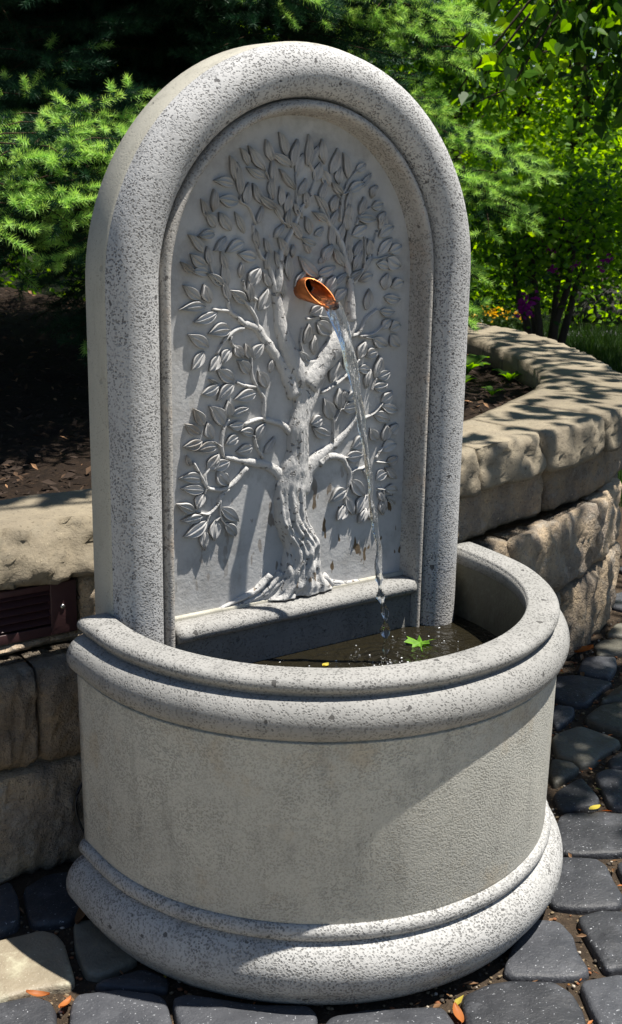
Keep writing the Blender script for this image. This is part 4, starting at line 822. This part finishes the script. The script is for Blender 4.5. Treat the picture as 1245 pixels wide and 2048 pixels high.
def broad_tree(name, label, cat, x, y, z, h, cz, rx, ry, rz, clumps, per, size, mats, w, tr=.10, cl=.35, stems=1, group=None, lean=(0, 0), flat=.5, zmin=None, sd=0, shape=LEAF4):
    g = np.random.default_rng(sd + 11)
    root = empty(name, (x, y, z), label, cat, group)
    C = Vector((x + lean[0], y + lean[1], cz)); cent = []
    while len(cent) < clumps:
        u = g.normal(size=3); u /= np.linalg.norm(u); r = g.uniform(.25, 1)**.5
        p = np.array([C.x + u[0]*rx*r, C.y + u[1]*ry*r, C.z + u[2]*rz*r])
        if zmin is not None and p[2] < zmin: continue
        cent.append(p)
    cent = np.array(cent); wood = []
    for sidx in range(stems):
        a = 2*math.pi*sidx/stems + .4; bx, by = (x + .06*math.cos(a), y + .06*math.sin(a)) if stems > 1 else (x, y)
        top = C + Vector((rx*.45*math.cos(a), ry*.45*math.sin(a), rz*.2)) if stems > 1 else C + Vector((0, 0, rz*.4))
        ps = [(bx, by, z - .05)] + [tuple(Vector((bx, by, z)).lerp(top, t) + Vector((g.normal(0, .03), g.normal(0, .03), 0))*h*.25) for t in (.25, .5, .75, 1)]
        wood.append(tube(ps, [tr*1.25, tr, tr*.8, tr*.5, tr*.2], 8))
    base = [np.array(C) - np.array([0, 0, rz*.7]), np.array(C) - np.array([0, 0, rz*.2]), np.array(C)]
    link('trunk', mesh('trunk', *merge(wood)), M_BARK, root)
    limbs = []
    for p in cent[::max(1, clumps//26)]:
        s0 = base[g.integers(0, 3)]; mid = (s0*.5 + p*.5) + g.normal(0, .06, 3)*rx
        limbs.append(tube([s0, mid, p], [tr*.38, tr*.22, tr*.06], 5))
    link('limbs', mesh('limbs', *merge(limbs)), M_BARK, root)['kind'] = 'stuff'
    k = g.integers(int(per*.6), int(per*1.4), clumps); idx = np.repeat(np.arange(clumps), k)
    P = cent[idx] + g.normal(size=(len(idx), 3))*np.array([1, 1, .6])*cl*.5
    cm = g.choice(len(mats), clumps, p=w)
    mi = np.where(g.random(len(idx)) < .7, cm[idx], g.choice(len(mats), len(idx), p=w))
    c = link('crown', leaf_cloud(P, size, mats, flat=flat, mi=mi, shape=shape), None, root); c['kind'] = 'stuff'
    return root
TM = [M_LEAFA, M_LEAFB, M_LEAFC]
def W(px, d):
    """ground-plane helper: bearing (photo column) and distance -> x, y"""
    t = (px - 622.5)/2581.8; f = Vector((.5598, .8286)); r = Vector((.8286, -.5598)); v = (f + r*t).normalized(); return CP.x + v.x*d, CP.y + v.y*d
def bt(px, d, *a, **k):
    x, y = W(px, d); return broad_tree(a[0], a[1], a[2], x, y, *a[3:], **k)
G1 = 'broadleaf trees beyond the bed'
bt(1010, 13.5, 'broadleaf_tree', 'slender pale green tree standing just right of the arch, farther back', 'tree', 0, 5, 3.0, 1.3, 1.2, 2.3, 46, 120, .075, TM, [.25, .7, .05], tr=.07, cl=.5, flat=1.1, group=G1, sd=1)
bt(1130, 12.0, 'broadleaf_tree', 'wide leafy tree with visible grey limbs at the right edge of the photo', 'tree', 0, 5, 2.6, 1.7, 1.5, 1.9, 105, 130, .07, TM, [.4, .52, .08], tr=.09, cl=.5, flat=1.1, group=G1, sd=2)
bt(1450, 7.0, 'broadleaf_tree', 'dark spreading tree just outside the right edge, shading the lawn', 'tree', 0, 5, 3.3, 1.2, 1.2, 1.1, 80, 130, .07, TM, [.5, .3, .2], tr=.10, cl=.5, flat=1.1, group=G1, sd=3)
bt(890, 15.0, 'broadleaf_tree', 'bright green tree showing between the spruce tips and the arch', 'tree', 0, 5, 2.6, 1.7, 1.5, 2.0, 80, 120, .08, TM, [.3, .6, .1], tr=.08, cl=.55, flat=1.1, group=G1, sd=4)
bt(230, 9.5, 'shrub', 'sunlit yellow green shrub behind the left side of the spruce', 'shrub', 0, 3, 1.5, 1.3, 1.0, 1.4, 90, 170, .06, TM, [.2, .75, .05], tr=.05, cl=.45, sd=5)
bt(-120, 8.0, 'broadleaf_tree', 'dark bushy tree behind the left side of the spruce', 'tree', 0, 4, 2.2, 1.3, 1.3, 2.2, 120, 150, .07, TM, [.3, .1, .6], tr=.08, cl=.5, sd=6)
bt(560, 12.0, 'broadleaf_tree', 'deep green tree hidden mostly behind the arch and the spruce', 'tree', 0, 5, 2.8, 2.0, 1.6, 2.6, 130, 150, .08, TM, [.5, .2, .3], tr=.1, cl=.55, sd=7)
# azalea with magenta flowers, many thin stems
ax, ay = W(1085, 7.3)
az = broad_tree('azalea_shrub', 'multi-stemmed azalea shrub with a few magenta blossoms beyond the curved wall', 'shrub', ax, ay, 0, 1.4, .74, .58, .55, .32, 60, 110, .045, TM, [.6, .2, .2], tr=.022, cl=.3, stems=6, sd=8, zmin=.42)
for i, (px, py) in enumerate([(1040, 590), (1047, 578), (1096, 510), (1090, 516), (1133, 507), (1197, 495), (1190, 513), (1101, 424), (1085, 480), (1035, 600)]):
    x, y = W(px, 6.75 + .03*i); z = 1.104 + (302 - py)/2581.8*6.9
    P = np.array([x, y, z]) + rng.normal(0, .026 if i < 2 else .012, (46 if i < 2 else 12, 3)); f = link('blossom', leaf_cloud(P, .03, [M_MAG], flat=.2), None, az); f['kind'] = 'stuff'
# near overhanging redbud spray with heart leaves, upper right
HEART = np.array([(-.40, 0, 0), (-.50, .14, .03), (-.46, .30, .06), (-.28, .42, .08), (-.02, .40, .07), (.24, .20, .03), (.52, 0, -.04), (.24, -.20, .03), (-.02, -.40, .07), (-.28, -.42, .08), (-.46, -.30, .06), (-.50, -.14, .03)])
x, y = W(1420, 5.6)
rb = empty('redbud_tree', (x, y, 0), 'heart-leaved tree whose dark boughs hang in from the upper right', 'tree')
trk = [(x, y, -.05), (x-.05, y+.05, .9), (x-.15, y+.1, 1.7), (x-.3, y+.15, 2.4), (x-.5, y+.2, 3.0)]
link('trunk', mesh('trunk', *tube(trk, [.09, .08, .065, .05, .03], 10)), M_BARK, rb)
P = []; limbs = []
g = np.random.default_rng(21)
for (px, py, d, n) in [(905, 165, 5.0, 36), (950, 140, 5.0, 36), (990, 180, 5.1, 40), (880, 110, 5.2, 20), (1040, 60, 5.3, 90), (1100, 100, 5.3, 110), (1150, 50, 5.4, 110), (1200, 120, 5.4, 120), (1010, 110, 5.2, 30), (1230, 40, 5.5, 120), (1080, 20, 5.3, 100), (985, 40, 5.2, 22), (1180, 180, 5.5, 90), (1240, 210, 5.5, 90)]:
    cx, cy = W(px, d); cz = 1.104 + (302-py)/2581.8*d; c = Vector((cx, cy, cz)); s0 = Vector(trk[3]) + Vector((0, 0, -.4))
    mid = s0.lerp(c, .55) + Vector((0, 0, .14)); limbs.append(tube([s0, mid, c, c + Vector((g.normal(0, .06), g.normal(0, .06), -.06))], [.009, .006, .004, .002], 5))
    for k in range(int(n*.6)):
        t = g.random(); q = mid.lerp(c, t**.6) if g.random() < .35 else c; P.append(np.array(q) + g.normal(0, 1, 3)*np.array([.085, .085, .055]) + np.array([0, 0, -.02]))
link('limbs', mesh('limbs', *merge(limbs)), M_BARK, rb)['kind'] = 'stuff'
link('crown', leaf_cloud(P, .062, TM, flat=.15, shape=HEART, droop=.8, w=[.45, .15, .4]), None, rb)['kind'] = 'stuff'
# overhanging maple above and right of the fountain, it throws the dappled shade
mp = empty('maple_tree', (3.3, -1.1, 0), 'maple overhanging the paving from the right, shading pavers and wall', 'tree')
trk = [(3.3, -1.1, -.05), (3.25, -1.05, 1.2), (3.1, -.9, 2.3), (2.8, -.7, 3.1), (2.3, -.5, 3.7)]
link('trunk', mesh('trunk', *tube(trk, [.15, .13, .11, .08, .05], 10)), M_BARK, mp)
P = []; limbs = []
def shade(gx, gy, gz, h, rad, n):
    k = h - gz; c = Vector((gx + .277*k, gy - .18*k, h)); s0 = Vector(trk[3]); mid = s0.lerp(c, .5) + Vector((0, 0, .15))
    limbs.append(tube([s0, mid, c], [.03, .016, .006], 5))
    for _ in range(n): P.append(np.array(c) + g.normal(0, 1, 3)*np.array([rad, rad, .10]))
for a in SHADES: shade(*a)
link('limbs', mesh('limbs', *merge(limbs)), M_BARK, mp)['kind'] = 'stuff'
link('crown', leaf_cloud(P, .085, TM, flat=.8, shape=LEAF6, w=[.6, .2, .2]), None, mp)['kind'] = 'stuff'
# far wood closing the view
P = []
for a in np.linspace(-.62, .62, 300):
    for _ in range(110):
        d = rng.uniform(22, 30); px = 622.5 + 2581.8*math.tan(a); x, y = W(px, d); P.append((x, y, rng.uniform(0, 1)**.8*(2.3 + (1.2 if a > .17 else 0) + .9*math.sin(a*23) + .5*math.sin(a*57))))
tag(link('far_wood', leaf_cloud(P, .26, TM, flat=.4, w=[.4, .5, .1])), kind='stuff')
# low shrubs, pond edge, path, boulders at right
pts = [W(px, d) for px, d in ((820, 9.4), (960, 8.8), (1060, 8.6), (1130, 8.75), (1135, 9.3), (1040, 9.7), (820, 10.2))]
tag(sheet('pond', pts, -.012, M_POND), kind='structure')
pts = [W(px, d) for px, d in ((1075, 8.45), (1160, 8.5), (1300, 8.75), (1700, 9.4), (1700, 10.0), (1320, 9.2), (1180, 8.85), (1075, 8.75))]
tag(sheet('path', pts, -.02, M_ASPH), kind='structure')
def boulder(x, y, z, s, sd, label):
    bm = bmesh.new(); bmesh.ops.create_icosphere(bm, subdivisions=3, radius=1)
    for v in bm.verts:
        k = 1 + .35*nz(v.co.x+sd, v.co.y, v.co.z, 1.1) + .12*nz(v.co.x, v.co.y+sd, v.co.z, 3); v.co = Vector((v.co.x*s[0]*k, v.co.y*s[1]*k, v.co.z*s[2]*k))
    me = bpy.data.meshes.new('boulder'); bm.to_mesh(me); bm.free(); me.polygons.foreach_set('use_smooth', [True]*len(me.polygons))
    tag(link('boulder', me, M_BOULDER, loc=(x, y, z)), label, 'boulder', 'boulders round the pond')
for px, d, s, lab in ((1215, 9.6, (.32, .25, .16), 'large grey boulder on the far bank of the pond at right'), (1160, 10.2, (.2, .18, .12), 'mid-sized boulder left of the large grey boulder'),
                      (1240, 10.6, (.4, .3, .26), 'tall dark boulder behind the large grey boulder'), (1010, 10.8, (.18, .16, .10), 'small boulder on the pond bank behind the azalea stems')):
    x, y = W(px, d); boulder(x, y, .02, s, px, lab)
def shrub(px, d, r, h, n, size, w, label, sd, group=None, name='shrub', z=0):
    x, y = W(px, d); g = np.random.default_rng(sd); u = g.normal(size=(n, 3)); u /= np.linalg.norm(u, axis=1, keepdims=True); u *= g.uniform(.35, 1, (n, 1))**.5; u[:, 2] = np.abs(u[:, 2])
    wob = 1 + .25*np.sin(u[:, :1]*5 + sd) + .2*np.sin(u[:, 1:2]*7 + sd*2)
    P = u*wob*np.array([r, r, h]) + np.array([x, y, z])
    rt = empty(name, (x, y, z), label, 'shrub', group)
    st = [tube([(x, y, z - .02), tuple(np.array([x, y, z]) + u[i]*np.array([r, r, h])*.5), tuple(np.array([x, y, z]) + u[i]*np.array([r, r, h])*.9)], [.012, .008, .003], 5) for i in range(7)]
    link('stems', mesh('stems', *merge(st)), M_BARK, rt)
    link('foliage', leaf_cloud(P, size, TM, flat=.4, w=w), None, rt)['kind'] = 'stuff'
GS = 'low shrubs beyond the pond'
shrub(985, 9.9, .42, .50, 2600, .045, [.6, .2, .2], 'rounded feathery green shrub left of the azalea stems', 31, GS)
shrub(1120, 10.9, .7, .65, 3200, .055, [.3, .05, .65], 'dark low shrub directly behind the azalea', 32, GS)
shrub(1190, 10.9, .55, .7, 3000, .055, [.5, .3, .2], 'mid green shrub above the boulders at right', 33, GS)
shrub(1270, 10.4, .6, .85, 3000, .055, [.4, .4, .2], 'lighter green shrub cut by the right edge of the frame', 34, GS)
shrub(925, 11.2, .7, .8, 3400, .055, [.4, .45, .15], 'bright shrub low beside the right edge of the arch', 35, GS)
shrub(1060, 12.2, .9, 1.0, 4200, .06, [.5, .2, .3], 'tall green shrub behind the azalea crown', 36, GS)
shrub(1205, 9.7, .75, 1.45, 5200, .055, [.25, .72, .03], 'tall bright yellow green shrub by the right edge of the photo', 37, GS)
shrub(985, 10.6, .7, 1.35, 4600, .055, [.25, .72, .03], 'tall bright green shrub between the arch and the azalea', 38, GS)
shrub(1100, 11.6, .8, 1.7, 5200, .06, [.3, .67, .03], 'tallest bright shrub, centred behind the azalea', 39, GS)
# yellow flowers on the near bank
gf = 'yellow flowers along the pond'
pos = ['leftmost', 'second from the left', 'third from the left', 'fourth from the left', 'rightmost']
for i, px in enumerate((938, 962, 990, 1012, 1040)):
    x, y = W(px, 8.3 + .1*(i % 2)); rt = empty('yellow_flower_clump', (x, y, -.02), 'low clump of yellow flowers by the pond, ' + pos[i] + ' of the row', 'flowers', gf)
    P = np.array([x, y, .06]) + rng.normal(0, 1, (110, 3))*np.array([.05, .05, .03]); link('foliage', leaf_cloud(P, .04, [M_GRASS], flat=.2), None, rt)['kind'] = 'stuff'
    P = np.array([x, y, .125]) + rng.normal(0, 1, (22, 3))*np.array([.05, .05, .02]); link('blossom', leaf_cloud(P, .026, [M_YEL], flat=.6), None, rt)['kind'] = 'stuff'
# plant label at the foot of the azalea
x, y = W(1086, 6.75); pl = empty('plant_label', (x, y, 0), 'small white plant label on a stake below the azalea', 'sign')
link('stake', mesh('stake', *tube([(x, y, -.02), (x, y, .05)], [.004, .004], 6)), M_STEEL, pl)
f2 = Vector((-.55, -.83, 0)); r2 = Vector((.83, -.55, 0)); c = Vector((x, y, .055)); up = Vector((.25, .35, .9)).normalized()
V = [c + r2*sx*.042 + up*sz*.020 + f2*sy*.003 for sx in (-1, 1) for sy in (-1, 1) for sz in (-1, 1)]
link('plate', bevelled('plate', V, box(0, 1, 0, 1, 0, 1)[1], .002), plain('label_white', (.62, .66, .62), .5), pl)
# grass beside the wall and lawn
P = []
for _ in range(26000):
    px = rng.uniform(900, 1330); d = rng.uniform(4.2, 9.0); x, y = W(px, d)
    if (x < 2.1 and y < 2.4): continue
    P.append((x, y, -.03))
P = np.array(P); n = len(P); a = rng.uniform(0, 6.28, n); h = rng.uniform(.03, .075, n); s = np.stack([np.cos(a), np.sin(a), 0*a], 1)*.0045
tipv = P + np.stack([rng.normal(0, .018, n), rng.normal(0, .018, n), h], 1)
V = np.stack([P - s, P + s, tipv], 1).reshape(-1, 3); tag(link('grass', fast_mesh('grass', V, np.arange(3*n).reshape(-1, 3), [M_GRASS])), kind='stuff')
# sprouting plants in the bed
def sprout(x, y, z, n, l, label, sd):
    g = np.random.default_rng(sd); rt = empty('sprouting_plant', (x, y, z), label, 'plant', 'young plants in the bed')
    for k in range(n):
        a = 2*math.pi*k/n + g.uniform(-.3, .3); L = l*g.uniform(.75, 1.15); V = []; F = []
        for i in range(6):
            s = i/5; w = L*.36*math.sin(math.pi*(.08 + .92*s)*.97)**.8; rr = L*.75*s; hh = L*(.95*s - .55*s*s)
            for v in (-1, 0, 1): V.append((x + rr*math.cos(a) - v*w*.5*math.sin(a), y + rr*math.sin(a) + v*w*.5*math.cos(a), z + hh + abs(v)*w*.18))
        for i in range(5):
            for j in range(2): F.append((i*3+j, i*3+j+1, i*3+j+4, i*3+j+3))
        link('leaf', mesh('leaf', V, F), M_LEAFA, rt)
sprout(1.44, 1.30, .468, 9, .11, 'larger leafy green sprout in the bed beside the arch', 1)
sprout(1.50, 1.17, .468, 6, .07, 'small green sprout against the inner side of the curved wall', 2)
sprout(1.30, 1.02, .468, 6, .05, 'low pale sprout in the mulch nearest the sunlit cap', 3)
sprout(1.33, 1.18, .468, 5, .06, 'thin green sprout between the other plants in the bed', 4)
print('spruce tris', ntri, 'total', sum(len(o.data.polygons) for o in bpy.data.objects if o.type == 'MESH'))
print('pavers', sum(o.name.startswith('paver') for o in bpy.data.objects))
